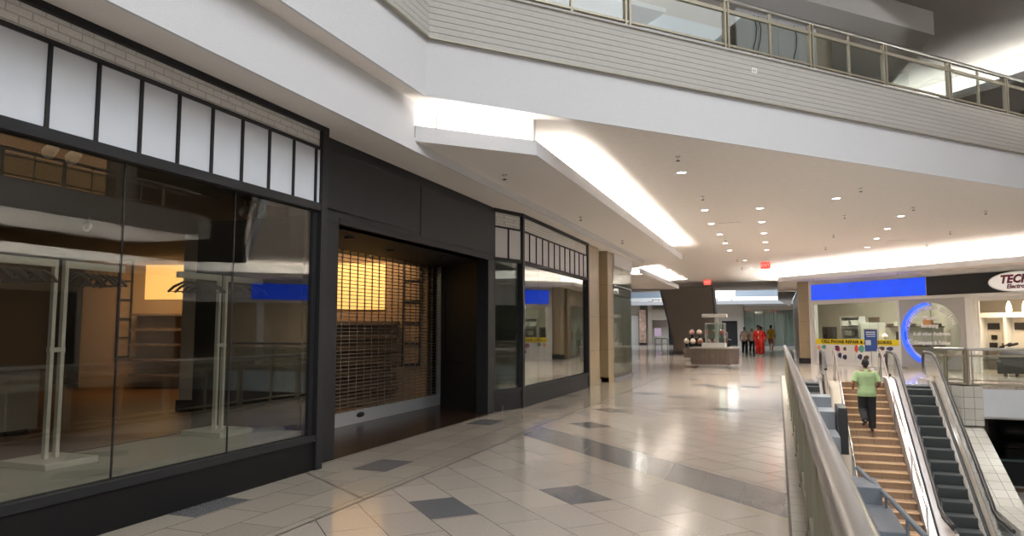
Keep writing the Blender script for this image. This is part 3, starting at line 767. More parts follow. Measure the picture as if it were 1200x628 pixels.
def sprinkler(x, y, z, label, grp):
    global sp
    if sp is None:
        sp = thing('sprinkler', label, 'sprinkler', (0,0,0), 0, grp)
        q = MB(); q.lathe([(0.045,-0.008),(0.045,0.0)],0,0,14); q.build('escutcheon', M['greywall'], sp)
        q = MB(); q.tube([(0,0,0),(0,0,-0.075)],0.012,8); q.build('stem', M['nickel'], sp)
        q = MB(); q.lathe([(0.008,-0.085),(0.035,-0.085),(0.035,-0.078),(0.008,-0.07)],0,0,12); q.build('deflector', M['charcoal'], sp)
        sp.location = (x,y,z)
    else: dup(sp, (x,y,z), 0, label, grp)
SPR = [('above the corridor floor', [(-1.55,12.4),(-1.52,16.4),(-1.55,24.3),(-1.57,32.0),(-1.57,36.1)]),
       ('above the stairs', [(1.74,16.6),(1.73,20.5),(1.74,24.6),(1.72,28.3),(1.7,32.7)]),
       ('above the right escalator', [(3.22,19.7),(5.05,21.0),(5.06,25.05),(5.04,28.6),(5.05,32.0)])]
for nm, pts in SPR:
    for k,(x,y) in enumerate(pts): sprinkler(x, y, ZC, 'small dark ceiling sprinkler %s, %s from the near end' % (nm, ORD[k]), 'sprinklers '+nm)
for k,(x,y) in enumerate(((-4.06,10.5),(-4.03,15.1),(-4.03,19.6))): sprinkler(x, y, ZD, 'small sprinkler under the left drop ceiling, %s from the near end' % ORD[k], 'sprinklers under the left drop ceiling')
for k,(x,y) in enumerate(((8.4,28.55),(4.6,32.3),(1.6,35.5))): sprinkler(x, y, ZR, 'small sprinkler under the ceiling before the repair shop, %s from the right' % ORD[k], 'sprinklers before the repair shop')
def exit_sign(x, y, label):
    t = thing('exit_sign', label, 'exit sign', (x,y,ZC))
    q = MB(); q.bx(x-0.20,x+0.20,y-0.03,y+0.03,ZC-0.30,ZC-0.02); q.build('housing', M['exit'], t)
    q = MB(); q.tube([(x,y,ZC-0.02),(x,y,ZC)],0.02,8); q.build('mount', M['white'], t)
    q = MB(); put_text(q, 'EXIT', lambda p: Vector((x+p[0], y-0.032-p[2], ZC-0.16+p[1])), 0.19, (0,0), sx=0.95, bold=0.004); q.build('lettering', M['letterwhite'], t)
exit_sign(-0.45,33.5,'red lit exit sign hanging in the middle of the corridor ceiling')
exit_sign(-3.95,44.4,'red lit exit sign in front of the top of the bronze pier')
# access hatches on the ceiling
for k,(x,y) in enumerate(((-1.2,21.0),(3.9,27.2))):
    q = MB(); q.bx(x-0.3,x+0.3,y-0.3,y+0.3,ZC-0.012,ZC)
    tag(q.build('access_hatch', M['soffit']), ('square flush access hatch in the corridor ceiling','square flush access hatch in the ceiling over the landing')[k], 'hatch')

# ================================================================== REPAIR SHOP (right, facade at 45 degrees)
FO = (1.55,36.9,0); FU = (R2,-R2)
def TF(p):      # (u along facade to the right, out towards the camera, z)
    return Vector((FO[0]+R2*p[0]-R2*p[1], FO[1]-R2*p[0]-R2*p[1], p[2]))
def fb(mats=None): return MB(TF)
def f3(u, z, out=0.0): return TF((u,out,z))
def TT(out):    # text mapping on the facade
    return lambda p: TF((p[0], out+p[2], p[1]))
# walls of the facade
q = fb(); q.bx(-0.15,0.06,-0.3,0.04,0,ZR); q.bx(-0.15,18.5,-0.3,0.03,3.76,ZR); q.bx(-0.15,18.5,-0.3,0.05,2.86,2.98); q.bx(-0.15,4.6,-0.3,0.03,0,0.10)
q.bx(7.40,7.70,-0.3,0.05,0,2.9); q.bx(10.9,11.2,-0.3,0.05,0,2.9); q.bx(14.6,14.9,-0.3,0.05,0,2.9); q.bx(-0.15,18.5,-0.3,-0.02,2.98,3.76)
struct(q.build('wall_right', M['white']))
# circular opening panel
q = fb(); n = 64; cu, cz, rr = 5.92, 1.45, 1.25; rect = (4.58,7.40,0.06,2.87)
ring = []; outer = []
for k in range(n):
    a = 2*PI*k/n; dx, dz = math.cos(a), math.sin(a)
    ring.append((cu+rr*dx, cz+rr*dz))
    sx = ((rect[1]-cu)/dx if dx > 1e-6 else ((rect[0]-cu)/dx if dx < -1e-6 else 1e9)); sz = ((rect[3]-cz)/dz if dz > 1e-6 else ((rect[2]-cz)/dz if dz < -1e-6 else 1e9))
    s_ = min(sx,sz); outer.append((cu+s_*dx, cz+s_*dz))
for cxn, czn in ((rect[0],rect[2]),(rect[1],rect[2]),(rect[1],rect[3]),(rect[0],rect[3])):
    k = min(range(n), key=lambda i: (outer[i][0]-cxn)**2+(outer[i][1]-czn)**2); outer[k] = (cxn,czn)
for o_ in (0.0,-0.12):
    q.add([(p[0],o_,p[1]) for p in outer]+[(p[0],o_,p[1]) for p in ring], [(k,(k+1)%n,n+(k+1)%n,n+k) for k in range(n)])
q.add([(p[0],0.0,p[1]) for p in ring]+[(p[0],-0.12,p[1]) for p in ring], [(k,(k+1)%n,n+(k+1)%n,n+k) for k in range(n)])
struct(q.build('wall_circle', M['greywall']))
w5 = sthing('window_5', tuple(f3(5.92,0.2)))
q = fb(); q.add([(cu+rr*math.cos(2*PI*k/n),-0.06,cz+rr*math.sin(2*PI*k/n)) for k in range(n)], [tuple(range(n))]); q.add([(cu+rr*math.cos(2*PI*k/n),-0.07,cz+rr*math.sin(2*PI*k/n)) for k in range(n)], [tuple(reversed(range(n)))])
q.build('glass_pane', M['glass'], w5)
q = fb(); q.bx(cu-0.012,cu+0.012,-0.075,-0.055,cz-rr,cz+rr); q.build('glass_joint', M['greymetal'], w5)
for txt, u, z, sz in (('iPhone',5.86,2.07,0.21),('Samsung',5.86,1.77,0.21),('& all other Androids',5.92,1.44,0.19),('Computer & Tablet',5.92,1.08,0.19)):
    q = MB(); put_text(q, txt, TT(-0.05), sz, (u,z), bold=0.010); q.build('lettering', M['letterwhite'], w5)
def arc_text(q, txt, r, a0, a1, sz, inward=False):
    L = len(txt)
    for i, ch in enumerate(txt):
        if ch == ' ': continue
        a = math.radians(a0+(a1-a0)*i/(L-1))
        put_text(q, ch, TT(-0.05), sz, (cu+r*math.cos(a), cz+r*math.sin(a)), rot=(a+PI/2 if inward else a-PI/2), bold=0.010)
q = MB(); arc_text(q, 'Certified Repair Services', 1.05, 168, 22, 0.25); q.build('lettering', M['letterwhite'], w5)
q = MB(); arc_text(q, 'Accessories', 1.05, 196, 262, 0.22, True)
q.build('lettering', M['letterwhite'], w5)
t = thing('neon_arc', 'three glowing blue neon arcs hugging the left of the round shop window', 'neon light', tuple(f3(4.75,0.2)))
for k in range(3):
    q = MB(); off = 0.10*k
    pts = [f3(cu+off*0.9+(rr-0.02)*math.cos(math.radians(a))*1.0, cz+(rr-0.02-off*0.25)*math.sin(math.radians(a)), 0.03) for a in range(96,252,4)]
    q.tube(pts, (0.032,0.022,0.013)[k], 8); q.build('neon_tube', M['neon'], t)
# blue light box, black fascia, oval sign
def lightbox(u0, u1, label):
    t = thing('light_box_sign', label, 'sign', tuple(f3((u0+u1)/2,2.98)))
    q = fb(); q.bx(u0,u1,0.0,0.10,2.99,3.74); q.build('housing', M['white'], t)
    q = fb(); q.bx(u0+0.02,u1-0.02,0.10,0.115,3.0,3.73); q.build('acrylic_face', M['blue'], t)
    return t
lightbox(0.06,5.90,'long blank glowing blue light box over the repair shop window')
lightbox(9.9+1.2,15.2,'glowing blue light box further along the shop row, right of the oval sign')
q = fb(); q.bx(5.90,11.1,0.0,0.09,2.99,3.74); struct(q.build('trim_30', M['black']))
t = thing('oval_sign', 'white oval shop sign reading TECH Electronics on the black fascia', 'sign', tuple(f3(9.5,3.0)))
ou, oz, oa, ob = 9.52, 3.345, 1.12, 0.36
q = fb(); nn = 48
vs = [(ou+oa*math.cos(2*PI*k/nn),0.16,oz+ob*math.sin(2*PI*k/nn)) for k in range(nn)]+[(ou+oa*math.cos(2*PI*k/nn),0.09,oz+ob*math.sin(2*PI*k/nn)) for k in range(nn)]
q.add(vs, [tuple(range(nn)),tuple(reversed(range(nn,2*nn)))]+[(k,(k+1)%nn,nn+(k+1)%nn,nn+k) for k in range(nn)]); q.build('sign_face', M['oval'], t)
q = fb(); q.tube([(ou+oa*math.cos(2*PI*k/nn),0.15,oz+ob*math.sin(2*PI*k/nn)) for k in range(nn+1)],0.022,8); q.build('rim', M['white'], t)
q = MB(); put_text(q,'TECH',TT(0.165),0.40,(9.30,3.43),shear=0.25,bold=0.02,sx=0.95,space=1.05); q.build('lettering', M['maroon'], t)
q = MB(); put_text(q,'Electronics',TT(0.165),0.21,(9.50,3.17),shear=0.25,bold=0.008); q.build('lettering', M['maroon'], t)
# shop window 4: frame, panes, white lower film, banner
w4 = sthing('window_4', tuple(f3(2.3,0.1)))
q = fb(); q.bx(0.06,4.58,-0.1,0.0,0.08,0.14); q.bx(0.06,0.12,-0.1,0.0,0.1,2.87); q.bx(4.50,4.60,-0.1,0.0,0.1,2.87); q.bx(0.06,4.58,-0.1,0.0,2.80,2.87); q.build('window_frame', M['white'], w4)
for k in range(4):
    q = fb(); q.bx(0.12+k*1.095+0.004,0.12+(k+1)*1.095-0.004,-0.055,-0.045,0.14,2.80); q.build('glass_pane', M['glass'], w4)
for k in range(4):
    q = fb(); q.bx(0.13+k*1.095,0.12+(k+1)*1.095-0.012,-0.042,-0.036,0.14,0.93); q.build('white_film', M['posterwhite'], w4)
t = thing('window_banner', 'yellow banner reading CELL PHONE REPAIR & ACCESSORIES across the shop window', 'banner', tuple(f3(2.3,0.94)))
q = fb(); q.bx(0.13,4.49,-0.036,-0.030,0.935,1.18); q.build('banner_sheet', M['yellow'], t)
vs, fs = text_mesh('CELL PHONE REPAIR & ACCESSORIES', 0.185, bold=0.008, space=1.13)
runs = []; hi = None                       # one part per word of the banner
for fc in sorted(fs, key=lambda fc: min(vs[i].x for i in fc)):
    lo_x, hi_x = min(vs[i].x for i in fc), max(vs[i].x for i in fc)
    if hi is None or lo_x-hi > 0.05: runs.append([])
    runs[-1].append(fc); hi = hi_x if hi is None else max(hi, hi_x)
for rn in runs:
    q = MB(); ids = sorted({i for fc in rn for i in fc}); mp_ = {i: k for k, i in enumerate(ids)}
    q.add([TF((2.30+vs[i].x*1.08, -0.028+vs[i].z, 1.055+vs[i].y)) for i in ids], [tuple(mp_[i] for i in fc) for fc in rn]); q.build('lettering', M['ink'], t)
# printed pictures on the film
pics = [((0.45,0.78),[('orange',-0.12,0.0,0.14,0.16),('teal',0.10,0.02,0.2,0.16)],'small orange and teal print of phones on the first white window panel'),
        ((1.45,0.74),[('purple',-0.10,0.02,0.24,0.2),('red',-0.02,-0.02,0.1,0.16),('brown',0.22,0.0,0.14,0.14)],'purple and red print of phone cases on the second white window panel'),
        ((1.60,0.40),[('navy',-0.10,0.03,0.16,0.2),('navy',0.10,-0.03,0.18,0.18)],'navy print of earphones low on the second white window panel'),
        ((2.55,0.76),[('red',-0.14,0.0,0.14,0.28),('teal',0.05,0.0,0.26,0.26)],'red and teal print of gadgets on the third white window panel'),
        ((2.70,0.38),[('navy',-0.12,0.02,0.2,0.2),('brown',0.12,0.0,0.22,0.16)],'navy and brown print of chargers low on the third white window panel'),
        ((3.85,0.80),[('brown',-0.16,0.0,0.26,0.14),('navy',0.14,0.0,0.26,0.14)],'brown print of speakers on the fourth white window panel'),
        ((3.72,0.50),[('navy',-0.12,0.0,0.16,0.2),('purple',0.10,0.0,0.2,0.18)],'dark print of adapters low on the fourth white window panel')]
for (u,z), items, lab in pics:
    t = thing('window_print', lab, 'print', tuple(f3(u,z-0.1)))
    for cname, du, dz, ww, hh in items:
        du, dz, ww, hh = du*1.35, dz*1.2, ww*1.5, hh*1.35
        q = fb(); pts = [(u+du+ww/2*math.cos(a)*(1 if i%2 else 0.8), z+dz+hh/2*math.sin(a)*(1 if i%3 else 0.75)) for i,a in enumerate([2*PI*k/9 for k in range(9)])]
        q.add([(p[0],-0.030,p[1]) for p in pts]+[(p[0],-0.036,p[1]) for p in pts],[tuple(range(9))]+[(k,9+k,9+(k+1)%9,(k+1)%9) for k in range(9)])
        q.build('printed_shape', M['pic_'+cname], t)
# interior
q = fb(); q.bx(-6.2,16,-6.1,-6.0,0,3.4); a1=f3(-0.1,0,-0.3); a2=f3(7.5,0,-0.3); q2=MB(); q2.bx(a1.x-0.1,a1.x,a1.y,a1.y+8.5,0,3.4); q2.bx(a2.x,a2.x+0.1,a2.y,a2.y+8.5,0,3.4); q.T=None; q.add(q2.v,q2.f); struct(q.build('wall_repair_shop', mat('repair shop wall',(0.50,0.45,0.38),0.8)))
q = fb(); q.prism([(-0.1,-0.3),(16,-0.3),(16,-6.1),(-5.9,-6.1)],3.3,3.4); struct(q.build('ceiling_repair_shop', M['white']))
lp = f3(1.0,3.2,-2.2); area('shop_lamp', tuple(lp), (0,0,-PI/4), 3.5, 1.2, 90, (1,0.90,0.76))
lp = f3(4.3,3.2,-2.2); area('shop_lamp', tuple(lp), (0,0,-PI/4), 2.0, 1.2, 8, (1,0.90,0.76))
lp = f3(8.6,3.2,-2.0); area('shop_lamp', tuple(lp), (0,0,-PI/4), 3.0, 1.6, 170, (1,0.84,0.60))
lp = f3(14.0,3.2,-2.6); area('shop_lamp', tuple(lp), (0,0,-PI/4), 3.0, 1.5, 30, (1,0.9,0.75))
def TI(p): return TF((p[0]+0.64*INS, p[1], p[2]))
INS = -2.6
def fi(): return MB(TI)
def fi3(u, z, out=0.0): return TI((u,out,z))
def fill_point(name, loc, e, col, r=0.15):
    l = bpy.data.lights.new(name,'POINT'); l.energy = e; l.color = col; l.shadow_soft_size = r
    o = bpy.data.objects.new(name,l); COL.objects.link(o); o.location = loc
fill_point('shop_fill', tuple(f3(0.2,2.9,-3.0)), 130, (1,0.92,0.8)); fill_point('shop_fill', tuple(f3(2.6,2.9,-3.4)), 28, (1,0.92,0.8)); fill_point('shop_fill', tuple(f3(8.4,2.7,-3.2)), 120, (1,0.84,0.6))  # point fills added to brighten the shop walls, no fixtures
def shelf_unit(u, out, wd, dp, zt, nsh, m, label, boxes=0):
    t = thing('shelf_unit', label, 'shelving', tuple(fi3(u,0,out)))
    q = fi(); q.bx(u-wd/2,u+wd/2,out-dp/2,out-dp/2+0.03,0,zt); q.build('back_panel', m, t)
    for s in (-1,1):
        q = fi(); q.bx(u+s*(wd/2-0.02)-0.02,u+s*(wd/2-0.02)+0.02,out-dp/2,out+dp/2,0,zt); q.build('side_panel', m, t)
    for k in range(nsh):
        z = 0.1+k*(zt-0.13)/(nsh-1); q = fi(); q.bx(u-wd/2+0.04,u+wd/2-0.04,out-dp/2+0.03,out+dp/2,z,z+0.03); q.build('shelf', m, t)
    return t
shelf_unit(1.75,-2.6,1.1,0.45,2.25,5,M['greywall'],'tall grey shelf unit inside the repair shop, behind the window')
shelf_unit(0.95,-1.9,0.62,0.3,1.75,6,M['charcoal'],'dark rack of small boxes inside the repair shop, left in the window')
t = thing('cabinet','tall white cabinet inside the repair shop, right of the grey shelves','cabinet',tuple(fi3(2.75,0,-2.6)))
q = fi(); q.bx(2.3,3.3,-2.9,-2.45,0,1.95); q.build('body', M['white'], t)
for k in range(2):
    q = fi(); q.bx(2.32+k*0.49,2.79+k*0.49,-2.45,-2.425,0.05,1.92); dd = q.build('door', M['white'], t)
    q = fi(); q.bx(2.74+k*0.06,2.76+k*0.06,-2.425,-2.40,0.95,1.1); q.build('handle', M['steel'], dd)
for k,(u,z,out,m) in enumerate(((1.45,1.80,-2.55,'white'),(2.0,1.82,-2.55,'white'),(1.6,1.32,-2.55,'platform'),(2.95,1.95,-2.6,'pic_brown'))):
    q = fi(); q.bx(u-0.2,u+0.2,out-0.12,out+0.12,z,z+0.24); q.bx(u-0.21,u+0.21,out-0.13,out+0.13,z+0.2,z+0.25)
    tag(q.build('cardboard_box', M[m]), ('pale box on the left of the grey shelf top','pale box on the right of the grey shelf top','pale box on the middle grey shelf','brown box on top of the white cabinet')[k], 'box')
INS = -3.0
t = thing('repair_bench','long work bench with a shelf of stock in the repair shop window, right side','bench',tuple(fi3(4.6,0,-3.0)))
q = fi(); q.bx(3.4,6.2,-3.3,-2.7,0.85,0.92); q.build('worktop', M['pic_brown'], t)
q = fi(); q.bx(3.4,6.2,-3.3,-3.05,1.72,1.77); q.build('shelf', M['pic_brown'], t)
q = fi(); q.bx(3.45,6.15,-3.3,-3.26,0,1.77); q.build('back_panel', M['offwall'], t)
for k in range(7):
    u = 3.65+k*0.38; h = 0.12+0.1*((k*7)%3); q = fi(); q.bx(u-0.15,u+0.15,-3.28,-3.08,1.77,1.77+h)
    tag(q.build('stock_box', M[('pic_brown','offwall','pic_orange')[k%3]]), '%s small stock box from the left on the shelf above the repair bench' % ORD[k], 'box', 'stock boxes above the repair bench')
t = thing('bench_lamp','small lit lamp with a cone shade over the repair bench','lamp',tuple(fi3(4.0,0.92,-2.95)))
q = MB(); p = fi3(3.75,1.15,-2.6); q.lathe([(0.13,1.30),(0.05,1.42)],p.x,p.y,16); q.build('lamp_shade', M['warmlamp'], t)
q = MB(); q.tube([(p.x,p.y,0.92),(p.x,p.y,1.42)],0.015,8); q.lathe([(0.1,0.92),(0.1,0.94)],p.x,p.y,14); q.build('stand', M['charcoal'], t)
for k,(u,z) in enumerate(((3.95,1.35),(4.35,1.32))):
    q = fi(); q.bx(u-0.25,u+0.25,-2.95,-2.9,z-0.2,z+0.2); q.bx(u-0.03,u+0.03,-2.99,-2.95,0.92,z); q.bx(u-0.12,u+0.12,-3.0,-2.85,0.92,0.94)
    if k == 1: tag(q.build('monitor', M['tv']), 'black monitor on the repair bench at the right of the window', 'monitor')
# electronics room with the open front
q = fb(); q.bx(7.72,7.80,-0.2,-0.14,0,2.86); q.bx(7.78,10.9,-0.2,-0.14,2.70,2.86); struct(q.build('door_1', M['white']))
INS = -2.7
t = thing('display_case','white display case with black screens inside the electronics shop','display case',tuple(fi3(8.7,0,-2.6)))
q = fi(); q.bx(8.0,10.0,-3.0,-2.94,0,2.15); q.build('back_panel', M['offwall'], t)
q = fi(); q.bx(8.0,10.0,-2.98,-2.55,2.1,2.3); q.build('canopy', M['white'], t)
q = fi(); q.bx(8.95,9.05,-2.96,-2.55,0,2.15); q.bx(8.0,8.06,-2.96,-2.55,0,2.15); q.build('divider', M['white'], t)
for k,z in enumerate((0.35,0.8)):
    q = fi(); q.bx(8.06,10.0,-2.94,-2.5,z,z+0.05); q.build('shelf', M['charcoal'], t)
for k,(u,z,ww,hh) in enumerate(((8.35,1.75,0.45,0.26),(8.35,1.30,0.22,0.18),(8.30,0.98,0.3,0.2),(9.35,1.75,0.36,0.28))):
    q = fi(); q.bx(u-ww/2,u+ww/2,-2.94,-2.89,z-hh/2,z+hh/2); tag(q.build('screen', M['tv']), ('black screen top left in the white display case','small black screen in the middle left of the display case','black screen low left in the display case','black screen top right in the white display case')[k], 'screen')
q = fi(); q.cap((8.75,-2.6,0.90),(9.15,-2.6,1.04),0.05,0.07,8); q.cap((8.85,-2.6,0.86),(8.85,-2.6,1.05),0.03,0.03,8); q.cap((9.1,-2.6,0.98),(9.4,-2.6,1.06),0.05,0.05,8)
tag(q.build('camera_rig', M['tv']), 'black handheld camera gadget on the display case shelf', 'gadget')
INS = -0.9
for k,(u,out) in enumerate(((9.02,-0.9),(9.58,-0.9))):
    t = thing('pendant_lamp', ('glowing teardrop pendant lamp in the electronics shop, left one','glowing teardrop pendant lamp in the electronics shop, at the right edge')[k], 'lamp', tuple(fi3(u,2.2,out)))
    p = fi3(u,2.3,out)
    q = MB(); q.lathe([(0.03,2.24),(0.085,2.28),(0.10,2.38),(0.07,2.56),(0.025,2.68)],p.x,p.y,16); q.build('lamp_shade', M['pendant'], t)
    q = MB(); q.tube([(p.x,p.y,2.68),(p.x,p.y,3.3)],0.01,6); q.build('cord', M['charcoal'], t)
# couch in front of the electronics shop
t = thing('couch','black leather couch with rolled charcoal back in front of the electronics shop','couch',(7.9,29.2,0), 0)
T = frame((8.15,28.95,0), FU)
q = MB(T); q.bx(-0.85,0.85,-0.38,0.40,0.10,0.42); q.build('seat_base', M['leather'], t, bevel=0.06)
q = MB(T); q.cap((-0.85,-0.22,0.68),(0.85,-0.22,0.68),0.20,0.20,14); q.bx(-0.95,0.95,-0.42,-0.18,0.2,0.66); q.build('backrest', M['leather'], t)
for s in (-1,1):
    q = MB(T); q.cap((s*0.92,-0.3,0.46),(s*0.92,0.38,0.40),0.17,0.19,12); q.bx(s*0.92-0.14,s*0.92+0.14,-0.35,0.42,0.08,0.42); q.build('armrest', M['leather'], t)
for s in (-1,0,1):
    q = MB(T); q.cap((s*0.56-0.2,-0.05,0.84),(s*0.56+0.2,-0.05,0.82),0.11,0.11,12); q.build('cushion', M['greyfab'], t)
for sx in (-0.8,0.8):
    for sy in (-0.32,0.34):
        q = MB(T); q.bx(sx-0.04,sx+0.04,sy-0.04,sy+0.04,0,0.10); q.build('leg', M['charcoal'], t)
# poster stand in front of the window
t = thing('poster_stand','blue poster on a thin metal floor stand in front of the yellow banner','sign stand',(3.55,32.55,0))
T = frame((3.55,32.55,0), (0.94,-0.34))
q = MB(T); q.bx(-0.24,0.24,-0.012,0.012,0.72,1.62); q.build('poster', M['posterblue'], t)
q = MB(T); q.bx(-0.26,0.26,-0.02,-0.012,0.70,0.74); q.bx(-0.26,0.26,-0.02,0.0,1.60,1.64); q.tube([(0,0.02,0.02),(0,0.02,1.62)],0.016,8); q.build('pole', M['steel'], t)
q = MB(T); q.lathe([(0.0,0.0),(0.2,0.0),(0.2,0.02),(0.02,0.03)],3.55*0,0,18); q.build('foot', M['steel'], t)
q = MB(T); q.bx(-0.20,0.0,-0.017,-0.013,0.98,1.18); q.bx(-0.18,0.18,-0.017,-0.013,1.4,1.44); q.bx(-0.18,0.18,-0.017,-0.013,1.48,1.53); q.bx(-0.15,0.17,-0.017,-0.013,1.32,1.35); q.build('printed_shape', M['bluewall'], t)
# pilaster and wall running on behind the repair shop
q = MB(); q.bx(0.95,1.60,37.05,37.7,0,ZR); q.bx(0.98,1.2,38.5,39.2,0,ZR); q.bx(1.15,1.3,37.7,46,3.0,ZR-0.002); q.bx(1.15,1.3,46,60,0,ZR-0.002)
q.bx(0.90,1.62,37.0,37.72,0,0.25,1); q.bx(0.92,1.62,37.02,37.72,2.5,2.6); q.bx(0.92,1.62,37.02,37.72,3.5,3.6)
struct(q.build('wall_right_far', [M['stone'], M['charcoal']]))
w6 = sthing('window_6',(1.22,42,0))
for k in range(5):
    q = MB(); q.bx(1.20,1.215,39.2+k*1.36,39.2+(k+1)*1.36-0.01,0.08,3.0); q.build('glass_pane', M['glass'], w6)
q = MB(); q.bx(1.17,1.24,39.2,46,0,0.08); q.bx(1.17,1.24,39.2,46,2.95,3.0); q.build('window_frame', M['greymetal'], w6)
q = MB(); q.bx(4.0,4.1,47.6,60,0,4); struct(q.build('wall_dark_shop', M['greywall']))

# ================================================================== ESCALATORS AND STAIRS
SL = 0.577
def esc_line(y, y0=23.6): return -SL*(y0-y) if y < y0 else 0.0
def escalator(label, xl, xr, sl, sr, solid_left, yb=16.6):
    """xl/xr handrail centres, sl/sr step edges; runs down towards the camera"""
    root = thing('escalator', label, 'escalator', ((xl+xr)/2, 24.3, 0))
    # steps
    k = 0; y = 24.3
    run, rise = 0.40, 0.40*SL
    q = MB(); q.bx(sl,sr,23.9,25.3,-0.03,0.008); q.build('landing_plate', M['steel'], root)
    y = 23.9; z = -0.01; j = 0
    drops = [0.0, 0.07, 0.16] + [rise]*14
    for j, dz in enumerate(drops):
        z -= dz
        if y-run < max(17.2,yb): break
        q = MB(); q.bx(sl,sr,y-run,y,z-0.03,z)
        q.extr([(y-run,z),(y-run+0.02,z-rise*0.55),(y-run+0.035,z-rise-0.02),(y-run+0.06,z-rise-0.02),(y-run+0.06,z-0.01)],'x',sl,sr)
        o = q.build('step', M['escstep'], root); y -= run
    # balustrades
    pr = [(25.35,0.0),(23.75,0.0),(23.45,-0.12),(18.25,-0.12-SL*5.2),(17.9,ZLOW+0.02),(16.6,ZLOW+0.02)] if yb < 17 else [(25.35,0.0),(23.75,0.0),(23.45,-0.12),(yb,-0.12-SL*(23.45-yb))]
    def prof(off): return [(a,b+off) for a,b in pr]
    for s, x, xi in ((-1,xl,sl),(1,xr,sr)):
        sol = solid_left and s == -1
        # inner skirt/deck
        q = MB(); low = prof(-0.25); hi = prof(0.20)
        xa, xb = (xi,xi+0.09) if s == 1 else (xi-0.09,xi)
        q.extr(low+list(reversed(prof(0.14))),'x',xa,xb); q.build('deck', M['steel'], root)
        q = MB(); q.extr(low+list(reversed(prof(0.06))),'x',*((xb,x+0.05) if s == 1 else (x-0.05,xa))); q.build('skirt', M['escstep'], root)
        q = MB(); lo = prof(0.20); hi = prof(0.86)
        if sol:
            # steel clad from the knee down, glass at the newel
            q.extr([p for p in lo if p[0] < 23.8]+list(reversed([p for p in hi if p[0] < 23.8])),'x',x-0.03,x+0.03); q.build('balustrade_cladding', M['steel'], root)
            q = MB(); q.extr([(25.25,0.2),(23.75,0.2),(23.75,0.86),(25.25,0.86)],'x',x-0.008,x+0.008); q.build('balustrade_glass', M['railglass'], root)
        else:
            q.extr(lo+list(reversed(hi)),'x',x-0.008,x+0.008); q.build('balustrade_glass', M['railglass'], root)
            q = MB(); q.extr(prof(0.20)+list(reversed(prof(0.25))),'x',x-0.06,x+0.06); q.build('deck_trim', M['chrome'], root)
        # handrail loop
        pts = [(x,16.9,ZLOW+0.95),(x,17.9,ZLOW+0.96),(x,18.2,ZLOW+1.03)] if yb < 17 else []
        pts += [(x,18.35+0.5*k,-0.12-SL*(5.1-0.5*k)+0.92) for k in range(11) if 18.35+0.5*k > yb]
        pts += [(x,23.75,0.88),(x,24.2,0.92),(x,25.1,0.92)]
        for a in range(80,-95,-17): pts.append((x,25.15+0.33*math.cos(math.radians(a)),0.57+0.35*math.sin(math.radians(a))))
        pts.append((x,24.85,0.21))
        q = MB(); q.tube(pts,0.045,10); q.build('handrail', M['rubber'], root)
    return root
escalator('escalator with dark steps and steel cladding to the right of the stairs', 3.20, 4.22, 3.42, 4.02, True)
escalator('escalator with dark steps between the corridor railing and the stairs', 0.46, 1.27, 0.64, 1.10, False, yb=22.35)
# outer stringer between stairs and right escalator
q = MB(); q.extr([(24.6,-0.4),(24.6,0.18),(23.7,0.18),(23.4,0.06),(18.2,-2.95),(17.2,ZLOW),(24.0,ZLOW)],'x',2.96,3.14)
struct(q.build('trim_40', mat('soft brushed steel cladding',(0.58,0.58,0.60),0.42,metal=0.9)))
q = MB(); q.extr([(24.6,-0.4),(24.6,0.02),(23.4,-0.12),(17.6,ZLOW),(24.0,ZLOW)],'x',1.34,1.72); struct(q.build('trim_41', M['beigewall']))
# stairs
st = thing('staircase','wide tan tiled staircase with pale nosings leading down between the escalators','stairs',(2.35,24.4,ZLOW))
for k in range(20):
    y1 = 24.4-k*0.33; z1 = -k*0.165
    q = MB(); q.bx(1.73,2.95,y1-0.33,y1,z1-0.50,z1-0.165,1); q.bx(1.73,2.95,y1-0.005,y1+0.12,z1-0.5,z1-0.004,0); q.bx(1.73,2.95,y1-0.33-0.02,y1-0.33+0.03,z1-0.167,z1-0.163,2); q.bx(1.73,2.95,y1-0.345,y1-0.33,z1-0.185,z1-0.165,2)
    q.build('step', [M['stair'],M['tread'],M['nosing']], st)
q = MB(); q.bx(1.73,2.95,24.37,24.42,-0.01,0.004); q.build('top_nosing', M['nosing'], st)
for x, nm in ((1.62,'l'),(2.90,'r')):
    q = MB(); q.tube([(x,24.95,0.0),(x,24.95,0.96),(x,24.85,1.0),(x,24.4,1.0),(x,24.2,0.94),(x,17.9,0.94-0.5*6.3)],0.028,10)
    for y in (24.4,22.0,19.6,17.9): 
        zz = 1.0 if y>24.3 else 0.94-0.5*(24.2-y); q.tube([(x,y,zz-1.0-0.02),(x,y,zz)],0.018,8)
    q.build('handrail', M['chrome'], st)
# sloping tiled wall beside the right escalator
q = MB()
pl = [(4.88,24.1,-1.12),(4.62,20.2,-2.55),(4.60,17.9,-2.55)]; pr_ = [(5.42,24.1,-1.12),(5.29,20.2,-2.55),(5.27,17.9,-2.55)]
vs = pl+pr_+[(p[0],p[1],ZLOW) for p in pl]+[(p[0],p[1],ZLOW) for p in pr_]
q.add(vs,[(0,1,4,3),(1,2,5,4),(0,6,7,1),(1,7,8,2),(3,4,10,9),(4,5,11,10),(2,8,11,5),(0,3,9,6)])
struct(q.build('wall_stringer', M['whitetiletop']))
